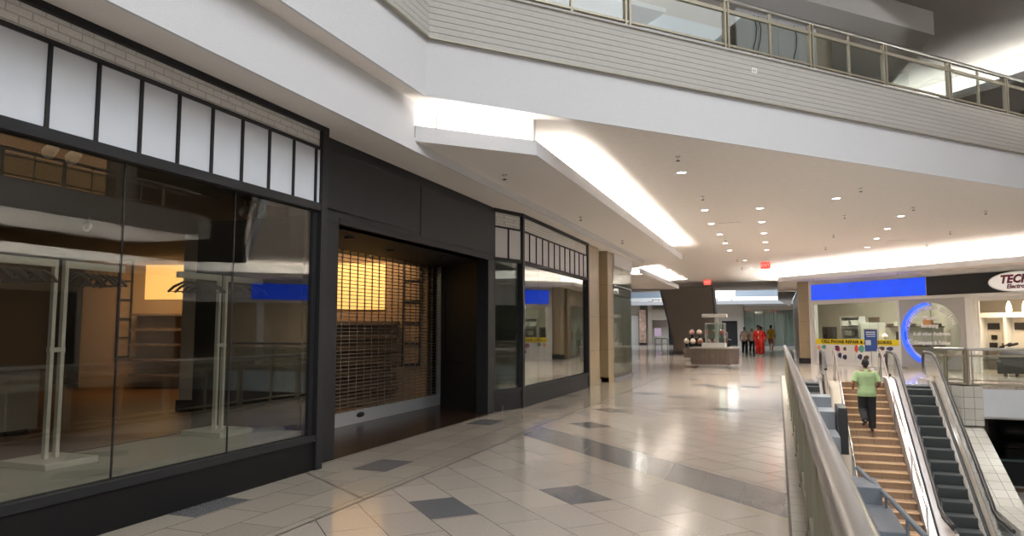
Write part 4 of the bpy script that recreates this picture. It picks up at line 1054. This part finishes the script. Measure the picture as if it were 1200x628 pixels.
# stepped grey metal housings beside the stairs
t = thing('stepped_enclosure','stepped grey sheet metal enclosure beside the stairs, far one with a black end','enclosure',(1.3,21.2,ZLOW))
q = MB(); q.bx(0.5,1.30,21.4,22.3,ZLOW,-0.22); q.bx(0.5,1.31,20.3,21.4,ZLOW,-0.50); q.bx(0.5,1.32,18.9,20.3,ZLOW,-0.95); q.build('housing', M['greymetal'], t, bevel=0.012)
q = MB(); q.bx(1.33,1.54,19.5,20.7,-1.45,-0.32); q.build('end_box', M['rubber'], t, bevel=0.01)
t = thing('stepped_enclosure','stepped grey sheet metal enclosure near the railing with a pipe handrail, closest one','enclosure',(1.2,12.4,ZLOW))
q = MB(); q.bx(1.05,1.52,13.3,14.2,ZLOW,-0.98); q.bx(1.12,1.62,11.6,13.3,ZLOW,-1.25); q.bx(1.18,1.66,9.6,11.6,ZLOW,-1.02-0.35); q.build('housing', M['greymetal'], t, bevel=0.012)
q = MB(); q.tube([(1.28,14.6,-0.90),(1.60,12.9,-1.08),(1.66,10.4,-0.98)],0.04,10); q.tube([(1.55,13.1,-1.06),(1.55,13.1,-1.3)],0.025,8); q.tube([(1.6,11.4,-1.02),(1.6,11.4,-1.4)],0.025,8); q.build('pipe_rail', M['greymetal'], t)

# ---- lower level shop under the landing
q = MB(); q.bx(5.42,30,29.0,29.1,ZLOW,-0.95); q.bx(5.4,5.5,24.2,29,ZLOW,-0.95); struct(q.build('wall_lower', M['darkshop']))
q = MB(); q.bx(5.9,6.0,26.0,26.1,ZLOW,-0.95); q.bx(5.5,12,26.0,26.1,-1.1,-0.95); q.bx(5.5,12,26.0,26.1,ZLOW,ZLOW+0.1); struct(q.build('window_7', mat('brown timber frame',(0.10,0.05,0.03),0.6)))
t = thing('lower_counter','dark glass topped counter in the lower shop under the landing','counter',(8,27.4,ZLOW))
q = MB(); q.bx(6.2,11,27.0,27.8,ZLOW,-2.55); q.build('body', M['charcoal'], t)
q = MB(); q.bx(6.15,11,26.95,27.85,-2.55,-2.48); q.build('countertop', mat('teal glass top',(0.10,0.16,0.16),0.1), t)
t = thing('lounge_chair','dim black padded recliner behind the counter in the lower shop','chair',(7.6,28.3,ZLOW))
q = MB(); q.bx(6.9,8.0,28.1,28.7,ZLOW,-2.3); q.build('seat', M['leather'], t, bevel=0.05)
q = MB(); q.cap((7.1,28.5,-1.75),(7.8,28.5,-1.75),0.3,0.3,12); q.cap((7.1,28.5,-2.3),(7.8,28.5,-2.3),0.28,0.28,12); q.build('backrest', M['leather'], t)

# ================================================================== FAR CORRIDOR
# bronze pier widening upwards
q = MB()
b = [(-7.35,54.5),(-4.25,54.5),(-4.25,57.5),(-7.35,57.5)]; tp = [(-8.5,54.5),(-4.6,54.5),(-4.6,57.5),(-8.5,57.5)]
q.add([(p[0],p[1],0.55) for p in b]+[(p[0],p[1],5.6) for p in tp],[(3,2,1,0),(4,5,6,7),(0,1,5,4),(1,2,6,5),(2,3,7,6),(3,0,4,7)])
pr = thing('pier','tapering bronze clad pier that widens towards the ceiling, behind the candy machines','pier',(-6,56,0))
q.build('cladding', M['bronze'], pr)
q = MB(); q.bx(-7.4,-4.1,54.3,57.7,0,0.55); q.build('plinth', M['bronze'], pr)
for a,b_ in (((-4.58,54.4,5.6),(-4.2,54.4,0.55)),((-8.55,54.45,5.6),(-7.40,54.45,0.55))):
    q = MB(); q.bar(a,b_,0.11,0.11); q.build('edge_trim', M['greymetal'], pr)
# far walls, second court
q = MB()
q.bx(-30,-3.2,77,77.3,2.5,4.2); q.bx(-30,-11,77,77.3,0,2.5); q.bx(-9.6,-5.5,77,77.3,0,2.5); q.bx(-3.95,-3.2,77,77.3,0,2.5); q.bx(1.5,20,77,77.3,0,4.2)
struct(q.build('wall_far', M['offwall']))
q = MB(); q.bx(-9.7,-3.9,77.4,77.6,0,3); q.bx(-12,-9,79,79.2,0,3); q.bx(-11.4,-9.4,77.35,77.5,0,2.6); struct(q.build('wall_far_shop', M['darkshop']))
q = MB(); q.bx(-30,20,77,77.4,4.9,11.5); struct(q.build('wall_far_upper', M['courtwall']))
q = MB(); q.bx(-30,20,74.5,77.2,4.15,4.25); q.bx(-30,20,74.45,74.55,4.15,4.5); struct(q.build('trim_50', M['fascia']))
q = MB(); q.bx(-30,20,76.8,77,4.2,5.0); struct(q.build('wall_far_cove', M['cove']))
lamp_strip('cove_light', (-12,75.2), (8,75.2), 4.36, M['covelampF'], 'cove light along the far end wall over the glass shopfront')
t = thing('billboard','large blank white lit billboard high at the far end, right of the bronze pier','billboard',(-4.95,74.5,4.5))
q = MB(); q.bx(-5.95,-3.95,74.40,74.54,4.75,6.0); q.build('lit_face', M['whitelit'], t)
for x in (-5.7,-4.3):
    q = MB(); q.bx(x-0.04,x+0.04,74.46,74.54,4.5,4.75); q.build('leg', M['greymetal'], t)
q = MB(); q.prism([(-9,46),(16,46),(16,46.3),(-9,46.3)], ZC-0.03, 6.2); struct(q.build('trim_51', M['fascia']))
q = MB(); q.prism([(0.05,46.31),(1.1,46.31),(1.1,60),(1.2,77),(0.05,60)], ZR+0.003, ZR+0.4); struct(q.build('trim_52', M['fascia']))
w8 = sthing('window_8',(-0.8,76.6,0))
q = MB(); q.bx(-3.2,1.5,76.5,76.9,3.58,4.1); q.build('head_panel', M['bronze'], w8)
q = MB()
for k in range(6): q.bx(-3.2+k*0.94-0.03,-3.2+k*0.94+0.03,76.55,76.65,0,3.6)
q.bx(-3.2,1.5,76.55,76.65,0,0.1); q.build('window_frame', M['greymetal'], w8)
q = MB(); q.bx(-3.2,1.5,76.5,76.52,0.1,3.58); q.build('glass_pane', M['glass'], w8)
q = MB()
for k in range(34): q.box((-3.1+k*0.137,76.95,1.8),(0.11,0.02,3.5),rz=0.5)
q.build('vertical_blinds', mat('grey green blinds',(0.58,0.59,0.55),0.8), w8)
q = MB(); q.bx(-3.3,1.6,77.0,77.2,0,4); struct(q.build('wall_blinds', M['greywall']))
# left far: white wall with door, picture column, post, upper bridge
q = MB(); q.bx(-24,-13.8,76.0,76.2,0,4.6); q.bx(-12.9,-12.5,75.5,75.9,0,4.6,1); q.bx(-12.5,-9.0,75.6,76.4,2.6,3.75,1); struct(q.build('wall_left_far', [M['offwall'], M['beigewall']]))
d3 = sthing('door_2',(-14.5,75.9,0))
q = MB(); q.bx(-15.6,-14.0,75.9,76.0,0,3.1); q.build('door_leaf', M['white'], d3)
q = MB(); q.bx(-15.75,-15.6,75.85,76.0,0,3.25); q.bx(-14.0,-13.85,75.85,76.0,0,3.25); q.bx(-15.75,-13.85,75.85,76.0,3.1,3.25); q.build('door_frame', M['beigewall'], d3)
t = thing('picture_column','square column wrapped in a mottled pink and brown picture at the far left','column',(-13.4,75.4,0))
q = MB(); q.bx(-13.75,-13.1,75.2,75.7,0.2,3.7); q.build('picture_wrap', mat('mottled picture',rgb(196,164,146),0.6,noise=0.5,nscale=3), t)
q = MB(); q.bx(-13.8,-13.05,75.15,75.75,0,0.2); q.build('plinth', M['charcoal'], t)
t = thing('poster_stand','lilac poster on two thin legs at the far left before the dark shop','sign stand',(-11.6,74,0))
q = MB(); q.bx(-12.0,-11.3,73.98,74.02,0.9,1.75); q.build('poster', M['lilac'], t)
q = MB(); q.tube([(-11.9,74.05,0),(-11.9,74.05,1.7)],0.03,8); q.tube([(-11.4,74.05,0),(-11.4,74.05,1.7)],0.03,8); q.bx(-12.0,-11.3,73.9,74.2,0,0.04); q.build('stand', M['steel'], t)
t = thing('bridge_railing','small metal railing on the upper bridge at the far left','railing',(-10.8,75.7,3.75))
for k in range(6):
    q = MB(); q.bx(-12.4+k*0.65-0.04,-12.4+k*0.65+0.04,75.68,75.76,3.75,4.75); q.build('post', M['rail'], t)
q = MB(); q.bx(-12.5,-9.0,75.68,75.76,4.7,4.8); q.bx(-12.5,-9.0,75.7,75.74,3.85,3.9); q.build('top_rail', M['rail'], t)
t = thing('queue_barrier','low tubular steel barrier standing beside the plinth of the bronze pier','barrier',(-8.2,53.5,0))
for x in (-8.6,-8.1,-7.7):
    q = MB(); q.tube([(x,53.3,0),(x,53.3,0.95)],0.03,8); q.build('post', M['steel'], t)
q = MB(); q.tube([(-8.6,53.3,0.95),(-7.7,53.3,0.95)],0.03,8); q.tube([(-8.6,53.3,0.55),(-7.7,53.3,0.55)],0.02,8); q.build('rail', M['steel'], t)
# left side wall along the corridor beyond the glass shop
q = MB(); q.bx(-9.2,-9.0,25.3,46,0,ZC); q.bx(-16.2,-16,46,78,0,5); struct(q.build('wall_left', M['offwall']))
q = MB(); q.bx(13.9,14.1,46,78,0,5); struct(q.build('wall_right_court', M['offwall']))

# ---- kiosk
t = thing('kiosk','dark timber kiosk with a glass box and white T shaped sign in the corridor','kiosk',(-2.68,31.9,0))
q = MB(); q.prism([(-3.50,31.0),(-1.90,31.0),(-1.62,31.5),(-1.62,32.6),(-3.50,32.6)],0.15,0.80); q.build('counter_body', M['darkwood'], t)
q = MB(); q.prism([(-3.54,30.96),(-1.88,30.96),(-1.58,31.48),(-1.58,32.64),(-3.54,32.64)],0.80,0.86); q.build('countertop', M['platform'], t)
q = MB(); q.bx(-3.2,-2.1,31.15,32.4,0.02,0.15); q.bx(-3.25,-2.0,31.1,32.45,0.0,0.03); q.build('base_frame', M['steel'], t)
for k in range(3):
    q = MB(); q.ball((-3.05+k*0.42,30.985,0.50),0.022,8); q.build('knob', M['chrome'], t)
q = MB(); q.bx(-3.08,-2.12,31.35,32.25,0.86,1.04); q.build('white_plinth', M['white'], t)
q = MB()
for x in (-2.92,-2.14):
    for y in (31.45,32.15): q.bx(x-0.02,x+0.02,y-0.02,y+0.02,1.04,1.88)
for y in (31.45,32.15): q.bx(-2.92,-2.14,y-0.02,y+0.02,1.85,1.89)
for x in (-2.92,-2.14): q.bx(x-0.02,x+0.02,31.45,32.15,1.85,1.89)
q.build('case_frame', M['steel'], t)
for a in ((-2.90,-2.16,31.44,31.45),(-2.90,-2.16,32.15,32.16),(-2.93,-2.92,31.47,32.13),(-2.14,-2.13,31.47,32.13)):
    q = MB(); q.bx(*a,1.04,1.85); q.build('case_glass', M['glass'], t)
q = MB(); q.bx(-2.56,-2.43,31.74,31.86,1.04,2.14); q.build('sign_post', M['white'], t)
q = MB(); q.bx(-3.08,-2.04,31.5,32.1,2.14,2.28); q.build('sign_top', M['white'], t, bevel=0.03)
# ---- candy machine stand and machines
t = thing('machine_stand','low dark timber stand with two tiers carrying the candy machines behind the kiosk','stand',(-3.7,38.2,0))
q = MB(); q.bx(-4.62,-2.5,37.7,38.9,0.16,0.70); q.build('body', M['darkwood'], t)
q = MB(); q.bx(-4.45,-2.5,38.35,38.95,0.70,1.16); q.build('upper_tier', M['charcoal'], t)
q = MB(); q.bx(-4.3,-2.7,37.9,38.8,0,0.16); q.build('base_frame', M['charcoal'], t)
cm = None
def candy_machine(loc, label, candy):
    t = thing('candy_machine', label, 'candy machine', (0,0,0), 0, None)
    q = MB(); q.lathe([(0.09,0),(0.09,0.02),(0.05,0.05),(0.07,0.14),(0.10,0.17)],0,0,14); q.bx(-0.035,0.035,-0.11,-0.05,0.05,0.12); q.build('base', M['charcoal'], t)
    q = MB(); q.ball((0,0,0.30),0.145,12); q.build('candy_globe', candy, t)
    q = MB(); q.lathe([(0.10,0.41),(0.07,0.45),(0.02,0.47)],0,0,14); q.build('lid', M['chrome'], t)
    t.location = loc
for k,x in enumerate((-4.50,-4.18,-3.80,-3.40,-3.02)):
    candy_machine((x,38.0,0.70), 'globe candy machine on the lower tier behind the kiosk, %s from the left' % ORD[k], [M['candy_a'],M['candy_a'],M['candy_d'],M['candy_c'],M['candy_b']][k])
for k,x in enumerate((-4.28,-3.90,-3.52,-3.12,-2.76)):
    candy_machine((x,38.6,1.16), 'globe candy machine on the upper tier behind the kiosk, %s from the left' % ORD[k], [M['candy_c'],M['candy_a'],M['candy_b'],M['candy_d'],M['candy_b']][k])
t = thing('snack_cart','dark grey snack cart with a steel hood beyond the kiosk','cart',(-3.2,43.0,0))
q = MB(); q.bx(-3.55,-2.65,42.6,43.6,0.12,1.0); q.build('body', M['charcoal'], t)
q = MB(); q.bx(-3.6,-2.6,42.55,43.65,1.0,1.05); q.bx(-3.4,-2.75,42.8,43.4,1.05,1.45); q.lathe([(0.3,1.45),(0.1,1.6),(0.03,1.62)],-3.05,43.1,14); q.build('hood', M['steel'], t)
for x in (-3.45,-2.75):
    for y in (42.75,43.45):
        q = MB(); q.tube([(x-0.02,y,0.08),(x+0.02,y,0.08)],0.08,12); q.build('wheel', M['rubber'], t)

# ================================================================== PEOPLE
def remesh(o, vs, sm=4):
    md = o.modifiers.new('Remesh','REMESH'); md.mode = 'VOXEL'; md.voxel_size = vs; md.use_smooth_shade = True
    md = o.modifiers.new('Smooth','SMOOTH'); md.iterations = sm; md.factor = 0.5
    return o
def person(label, loc, yaw, H, skin, top, bottom, shoes, pose, hair=0.0, shorts=False, girth=1.0, vox=0.010):
    """figure facing -y before yaw; pose gives joint positions for a 1.75 m body"""
    rt = thing('person', label, 'person', (0,0,0), 0)
    s = H/1.75
    hx = 0.095
    J = dict(hipL=(hx,0,0.93), hipR=(-hx,0,0.93), kneeL=(hx+0.01,-0.015,0.50), kneeR=(-hx-0.01,-0.015,0.50), ankL=(hx+0.015,0.02,0.09), ankR=(-hx-0.015,0.02,0.09),
             shL=(0.176,0.01,1.385), shR=(-0.176,0.01,1.385), elL=(0.25,0.03,1.14), elR=(-0.25,0.03,1.14), wrL=(0.255,-0.06,0.90), wrR=(-0.255,-0.06,0.90), toeL=(0.03,-0.15,0), toeR=(-0.03,-0.15,0), lean=0.0)
    J.update(pose); ln = J['lean']
    def S(p): return (p[0]*s, (p[1]-ln*max(0,p[2]-0.93))*s, p[2]*s)
    b = MB()
    def lf(mb, rings, add=0.0): mb.loft([(S((0,y,z)),(rx*girth+add)*s,(ry*girth+add)*s) for z,y,rx,ry in rings], 20)
    torso = [(0.84,0.0,0.13,0.09),(0.92,0.005,0.168,0.115),(1.00,0.0,0.155,0.105),(1.10,-0.005,0.143,0.10),(1.22,-0.01,0.158,0.112),(1.31,-0.005,0.176,0.115),(1.385,0.0,0.172,0.10),(1.43,0.003,0.135,0.085),(1.46,0.005,0.095,0.068),(1.49,0.005,0.06,0.058)]
    lf(b, torso)
    b.cap(S((0,0.005,1.45)),S((0,-0.01,1.56)),0.060*s,0.055*s)
    # head: cranium, face, jaw, nose, ears
    hc = (0,-0.015,1.628)
    b.ball(S(hc),(0.076*s,0.094*s,0.105*s),16); b.cap(S((0,-0.045,1.573)),S((0,-0.05,1.558)),0.055*s,0.048*s)
    b.cap(S((0,-0.105,1.638)),S((0,-0.122,1.608)),0.010*s,0.016*s,8)
    for sx in (-1,1): b.ball(S((sx*0.078,-0.005,1.618)),(0.012*s,0.022*s,0.032*s),8)
    for L in 'LR':
        sg = 1 if L == 'L' else -1
        b.cap(S(J['hip'+L]),S(J['knee'+L]),0.088*s,0.056*s,12); b.cap(S(J['knee'+L]),S(J['ank'+L]),0.054*s,0.038*s,12)
        b.cap(S(J['ank'+L]),S((J['ank'+L][0]+J['toe'+L][0],J['ank'+L][1]+J['toe'+L][1],J['ank'+L][2]-0.05+J['toe'+L][2])),0.036*s,0.028*s,10)
        gx = Vector(((girth-1)*0.17*sg,0,0))
        for kk in ('sh','el','wr'): J[kk+L] = tuple(Vector(J[kk+L])+gx)
        b.cap(S(J['sh'+L]),S(J['el'+L]),0.050*s,0.039*s,12); b.cap(S(J['el'+L]),S(J['wr'+L]),0.038*s,0.027*s,12)
        # hand: palm, four fingers with a bend, thumb from the side of the palm
        w = Vector(J['wr'+L]); e = Vector(J['el'+L]); dr = (w-e).normalized()
        side = Vector((0,-1,0)) - dr*Vector((0,-1,0)).dot(dr); side.normalize(); inn = dr.cross(side)*(1 if L=='R' else -1)
        pc = w+dr*0.05
        for k in range(4):
            off = side*(0.030-0.020*k)
            b.cap(S(w+dr*0.01+off*0.6),S(w+dr*0.085+off),0.013*s,0.011*s,8)
            ln_ = (0.040,0.046,0.043,0.034)[k]
            p1 = w+dr*(0.085+ln_)+off+inn*0.006; p2 = p1+dr*ln_*0.7+inn*0.022
            b.cap(S(w+dr*0.085+off),S(p1),0.0095*s,0.0088*s,8); b.cap(S(p1),S(p2),0.0088*s,0.0078*s,8)
        t1 = w+dr*0.03+side*0.030; t2 = w+dr*0.065+side*0.055+inn*0.012; t3 = w+dr*0.098+side*0.056+inn*0.022
        b.cap(S(t1),S(t2),0.013*s,0.010*s,8); b.cap(S(t2),S(t3),0.010*s,0.009*s,8)
    remesh(b.build('body', skin, rt), vox*0.8, 2)
    # hair
    h = MB(); h.ball(S((0,0.006,1.648)),(0.083*s,0.098*s,(0.098+hair*0.3)*s),16); h.cap(S((0,0.045,1.61)),S((0,0.052,1.575)),0.064*s,0.054*s)
    if hair: h.ball(S((0,0.01,1.675)),((0.085+hair*0.5)*s,(0.09+hair*0.5)*s,(0.085+hair*0.6)*s),14)
    o = remesh(h.build('hair', M['hair'], rt), vox, 2)
    for sx in (-1,1):
        e_ = MB(); e_.ball(S((sx*0.032,-0.100,1.638)),(0.010*s,0.006*s,0.007*s),8); e_.build('eye', M['ink'], rt)
    m_ = MB(); m_.ball(S((0,-0.100,1.570)),(0.022*s,0.006*s,0.005*s),8); m_.build('mouth', M['maroon'], rt)
    # top
    c = MB(); lf(c, [(0.83,0.0,0.165,0.115)]+torso[1:8], 0.022)
    for L in 'LR':
        a = Vector(J['sh'+L]); e = Vector(J['el'+L]); w = Vector(J['wr'+L])
        ks = pose.get('sleeve',0.62)
        if ks <= 1: c.tube([S(a+Vector((-0.06 if L=='L' else 0.06,0,0.022))),S(a),S(a+(e-a)*ks)],[0.050*s*girth,0.058*s*girth,0.066*s*girth],14)
        else: c.tube([S(a+Vector((-0.06 if L=='L' else 0.06,0,0.022))),S(a),S(e),S(e+(w-e)*0.9)],[0.072*s,0.068*s,0.056*s,0.045*s],14)
    remesh(c.build('jacket' if pose.get('sleeve',0)>1 else 'shirt', top, rt), vox, 5)
    if pose.get('open'):
        o_ = MB(); o_.loft([(S((0,-0.008-0.0,z)),rx*s,ry*s) for z,rx,ry in ((0.98,0.075,0.128),(1.15,0.07,0.128),(1.36,0.06,0.142),(1.42,0.05,0.11))],16); o_.build('undershirt', M['tee'], rt)
    k_ = MB(); k_.loft([(S((0,0.004,z)),rx*s*girth,ry*s*girth) for z,rx,ry in ((1.435,0.098,0.082),(1.475,0.070,0.068),(1.495,0.068,0.067))],16); k_.build('collar', top, rt)
    # trousers
    c = MB(); lf(c, [(0.86,0.0,0.15,0.10),(0.93,0.003,0.175,0.12),(1.0,0.0,0.16,0.112)], 0.010)
    for L in 'LR':
        if shorts: k_ = Vector(J['hip'+L])*0.12+Vector(J['knee'+L])*0.88; c.tube([S(J['hip'+L]),S(k_)],[0.104*s,0.092*s],14)
        else: c.tube([S(J['hip'+L]),S(J['knee'+L]),S(Vector(J['ank'+L])+Vector((0,0,-0.02)))],[0.104*s*girth,0.084*s*girth,0.068*s*girth],14)
    remesh(c.build('shorts' if shorts else 'trousers', bottom, rt), vox, 4)
    for L in 'LR':
        a = Vector(J['ank'+L]); tv = Vector(J['toe'+L]); dn = Vector((0,0,-0.055))
        f_ = MB(); f_.cap(S(a+dn-tv*0.25),S(a+dn+tv*0.95+Vector((0,0,-0.003))),0.042*s,0.038*s,12); f_.cap(S(a),S(a+dn),0.045*s,0.045*s,10)
        remesh(f_.build('shoe', shoes, rt), vox, 3)
    rt.location = loc; rt.rotation_euler = (0,0,yaw)
    return rt
# man climbing the stairs (seen from behind): right foot planted, left heel lifted behind
person('man from behind in a pale green short sleeved shirt and black trousers climbing the stairs', (2.24,22.02,-1.155), PI+0.05, 1.97, M['skin'], M['green_shirt'], M['trouser'], M['shoe'],
       dict(kneeR=(-0.10,-0.03,0.50),ankR=(-0.095,0.0,0.085),kneeL=(0.10,-0.06,0.53),ankL=(0.09,0.20,0.28),toeL=(0.02,-0.12,-0.07),
            elL=(0.262,0.05,1.13),wrL=(0.24,-0.17,1.05),elR=(-0.262,0.05,1.13),wrR=(-0.24,-0.17,1.05),sleeve=0.8,lean=0.06), girth=1.17, vox=0.010)
walk = dict(kneeL=(0.10,-0.09,0.50),ankL=(0.09,-0.12,0.09),kneeR=(-0.10,0.0,0.49),ankR=(-0.10,0.20,0.13),toeR=(-0.02,-0.13,-0.03))
def pz(**k): d_ = dict(walk); d_.update(k); return d_
person('person in a cream tee and black trousers walking along the far corridor', (-2.08,48.9,0), 0.1, 1.80, M['skin'], M['tee'], M['trouser'], M['shoe'], pz(), vox=0.013)
person('person in an open red tracksuit over a printed top in the far corridor', (-1.16,46.4,0), 0.0, 1.88, M['skin'], M['red'], M['red'], M['whiteshoe'], pz(sleeve=2,open=True), hair=0.03, vox=0.013)
person('person in red half hidden behind the one in the open red tracksuit', (-1.02,47.4,0), 0.1, 1.80, M['skin'], M['red'], M['red'], M['whiteshoe'], pz(sleeve=2), hair=0.02, vox=0.013)
person('person in a white top and black trousers farther off, left of the red tracksuits', (-1.75,52.5,0), 0.2, 1.72, M['skin'], M['tee'], M['trouser'], M['shoe'], pz(), vox=0.014)
person('person from behind in a yellow shirt and dusty pink shorts walking away', (-0.50,54.6,0), PI-0.2, 1.95, M['skinlight'], M['yel_shirt'], M['pinkshort'], M['whiteshoe'], pz(), shorts=True, vox=0.014)

# ================================================================== UPPER LEVEL
# ceiling over the well, bulkheads, shop fronts behind the balcony
ZU = 10.15
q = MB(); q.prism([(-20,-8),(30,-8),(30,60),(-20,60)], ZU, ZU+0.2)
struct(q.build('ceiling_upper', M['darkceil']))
q = MB()
q.prism([(-14,2.6),(4.17,21.23),(3.69,24.75),(1.5,34),(-14,34)], 9.5, ZU)
struct(q.build('trim_60', M['fascia']))
# lit bulkhead on the right
q = MB(); q.prism([(3.4,28.5),(16,15.9),(18,18),(5,36)], 9.1, 9.16); struct(q.build('trim_61', M['fascia']))
lip('trim_62', [(3.4,29.5),(3.4,28.5),(16,15.9)], 9.102, 9.36, 0.06, M['fascia'], 1)
covewall('wall_cove_upper', [((3.9,29.1),(16.6,16.4))], 9.1, ZU, M['cove'])
lamp_strip('cove_light', (3.9,28.5), (16.0,16.4), 9.26, M['covelampU'], 'long cove light in the bulkhead above the upper balcony at the top right')
# upper shop wall behind the balcony
U0 = P2(0,-4.3)
def TU(p): return Vector((U0.x+FD.x*p[0]+FN.x*p[1], U0.y+FD.y*p[0]+FN.y*p[1], p[2]))
q = MB(TU); q.bx(-12,13.2,-0.2,0,6.14,9.5); q.bx(13.0,13.2,-9,0,6.14,9.5); q.bx(13,40,-14.2,-14,6.14,ZU); struct(q.build('wall_upper', M['beigewall']))
t = thing('hoarding','white boarded hoarding with hanging cables on the upper level behind the balcony railing','hoarding',tuple(TU((14.3,0.3,6.14))))
for k in range(4):
    q = MB(TU); q.bx(9.45+k*0.7,9.45+(k+1)*0.7-0.012,0.25,0.30,6.14,9.49); q.build('board', M['panel'], t)
q = MB(TU)
for u in (10.0,10.15,11.4): q.tube([(u+0.08*math.sin(k*1.3),0.33,9.4-k*0.3) for k in range(10)],0.012,6)
q.build('cable', M['ink'], t)
q = MB(TU); q.bx(6.3,9.1,0.2,0.32,6.14,8.85); tag(q.build('blue_hoarding', M['bluewall']), 'pale blue low hoarding on the upper level, left of the white boards', 'hoarding')
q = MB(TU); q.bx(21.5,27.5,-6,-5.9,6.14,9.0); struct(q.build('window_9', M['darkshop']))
# upper left: lit soffit strip behind railing
q = MB(TU); q.bx(-6,6.2,0.02,1.6,8.15,8.25); struct(q.build('trim_63', M['fascia']))
a_ = TU((-4,0.7,0)); b_ = TU((6.0,0.7,0)); lamp_strip('cove_light',(a_.x,a_.y),(b_.x,b_.y),8.32,M['covelamp'],'cove light on the upper level seen through the top left railing bays')
# dark dome-like awning by the far right of the balcony
t = thing('awning','dark rounded awning on the upper level behind the right end of the balcony railing','awning',tuple(TU((21.5,1.5,6.14))))
q = MB(TU); nn = 16
arc = [(21.3+1.9*math.cos(PI*k/nn), 7.2+1.25*math.sin(PI*k/nn)) for k in range(nn+1)]
q.add([(a,1.0,z) for a,z in arc]+[(a,2.2,z) for a,z in arc],[(k,k+1,nn+2+k,nn+1+k) for k in range(nn)]+[tuple(range(nn+1)),tuple(reversed(range(nn+1,2*nn+2)))])
q.build('canopy', M['charcoal'], t)
for u in (19.6,23.0):
    q = MB(TU); q.tube([(u,1.6,6.14),(u,1.6,7.2)],0.05,8); q.build('post', M['charcoal'], t)
sprinkler(5.3,19.6,ZU,'small sprinkler on the dim upper ceiling near the lit bulkhead',None)
# skylight over the well
q = MB(); q.prism([(-3,-6),(12,-6),(12,10),(6,13),(2,9)], ZU-0.06, ZU-0.01)
tag(q.build('skylight', M['skylight']), 'large diffusing skylight over the escalator well, above and behind the viewer', 'skylight')
# ---- across the well (seen in the shop window reflections)
q = MB(); q.bx(14.5,14.7,-6,24,0,ZR); q.bx(16.0,16.2,-8,23,6.0,ZU); q.bx(-20,30,-8.2,-8,ZLOW,ZU); q.bx(24,24.2,-8,80,ZLOW,ZU); struct(q.build('wall_across', M['beigewall']))
for k in range(3):
    y = 1.0+k*6.5
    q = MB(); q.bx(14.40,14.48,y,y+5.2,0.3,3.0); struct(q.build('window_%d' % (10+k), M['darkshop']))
q = MB(); q.bx(11.3,16,-8,22.5,5.3,6.18); struct(q.build('trim_64', M['siding']))
railing('balcony_railing','champagne metal railing on the balcony across the escalator well', (11.4,-4), (0,1), 26.0, 6.185, 0.95, first=0.2)
q = MB(); q.bx(15.9,15.98,14.5,21.4,6.2,8.9); tag(q.build('lit_shopfront', emit('warm lit shop interior', rgb(255,190,120), 0.5)), 'warm lit shopfront on the upper balcony across the well', 'shopfront')
q = MB()
for k in range(36): q.bx(15.82,15.85,14.5,21.4,6.25+k*0.075,6.27+k*0.075)
tag(q.build('rolling_grille', M['bronze']), 'rolling grille in front of the warm lit shop across the well', 'shutter')
q = MB(); q.bx(13.2,16,-8,18,9.4,ZU); struct(q.build('trim_65', M['fascia']))

# ---- general light: skylights over the well and far court, plus an added upper fill
area('skylight_lamp', (5.0,2.5,ZU-0.15), (0,0,0), 10, 14, 720, (0.92,0.96,1.0))
area('court_skylight_lamp', (-4,64,11), (0,0,0), 22, 20, 2600, (0.86,0.93,1.0))

area('upper_fill_light', (3.0,31.0,9.9), (0,0,0), 6, 6, 260, (1.0,0.95,0.88))  # fill added to brighten the dark upper level, no fixture there
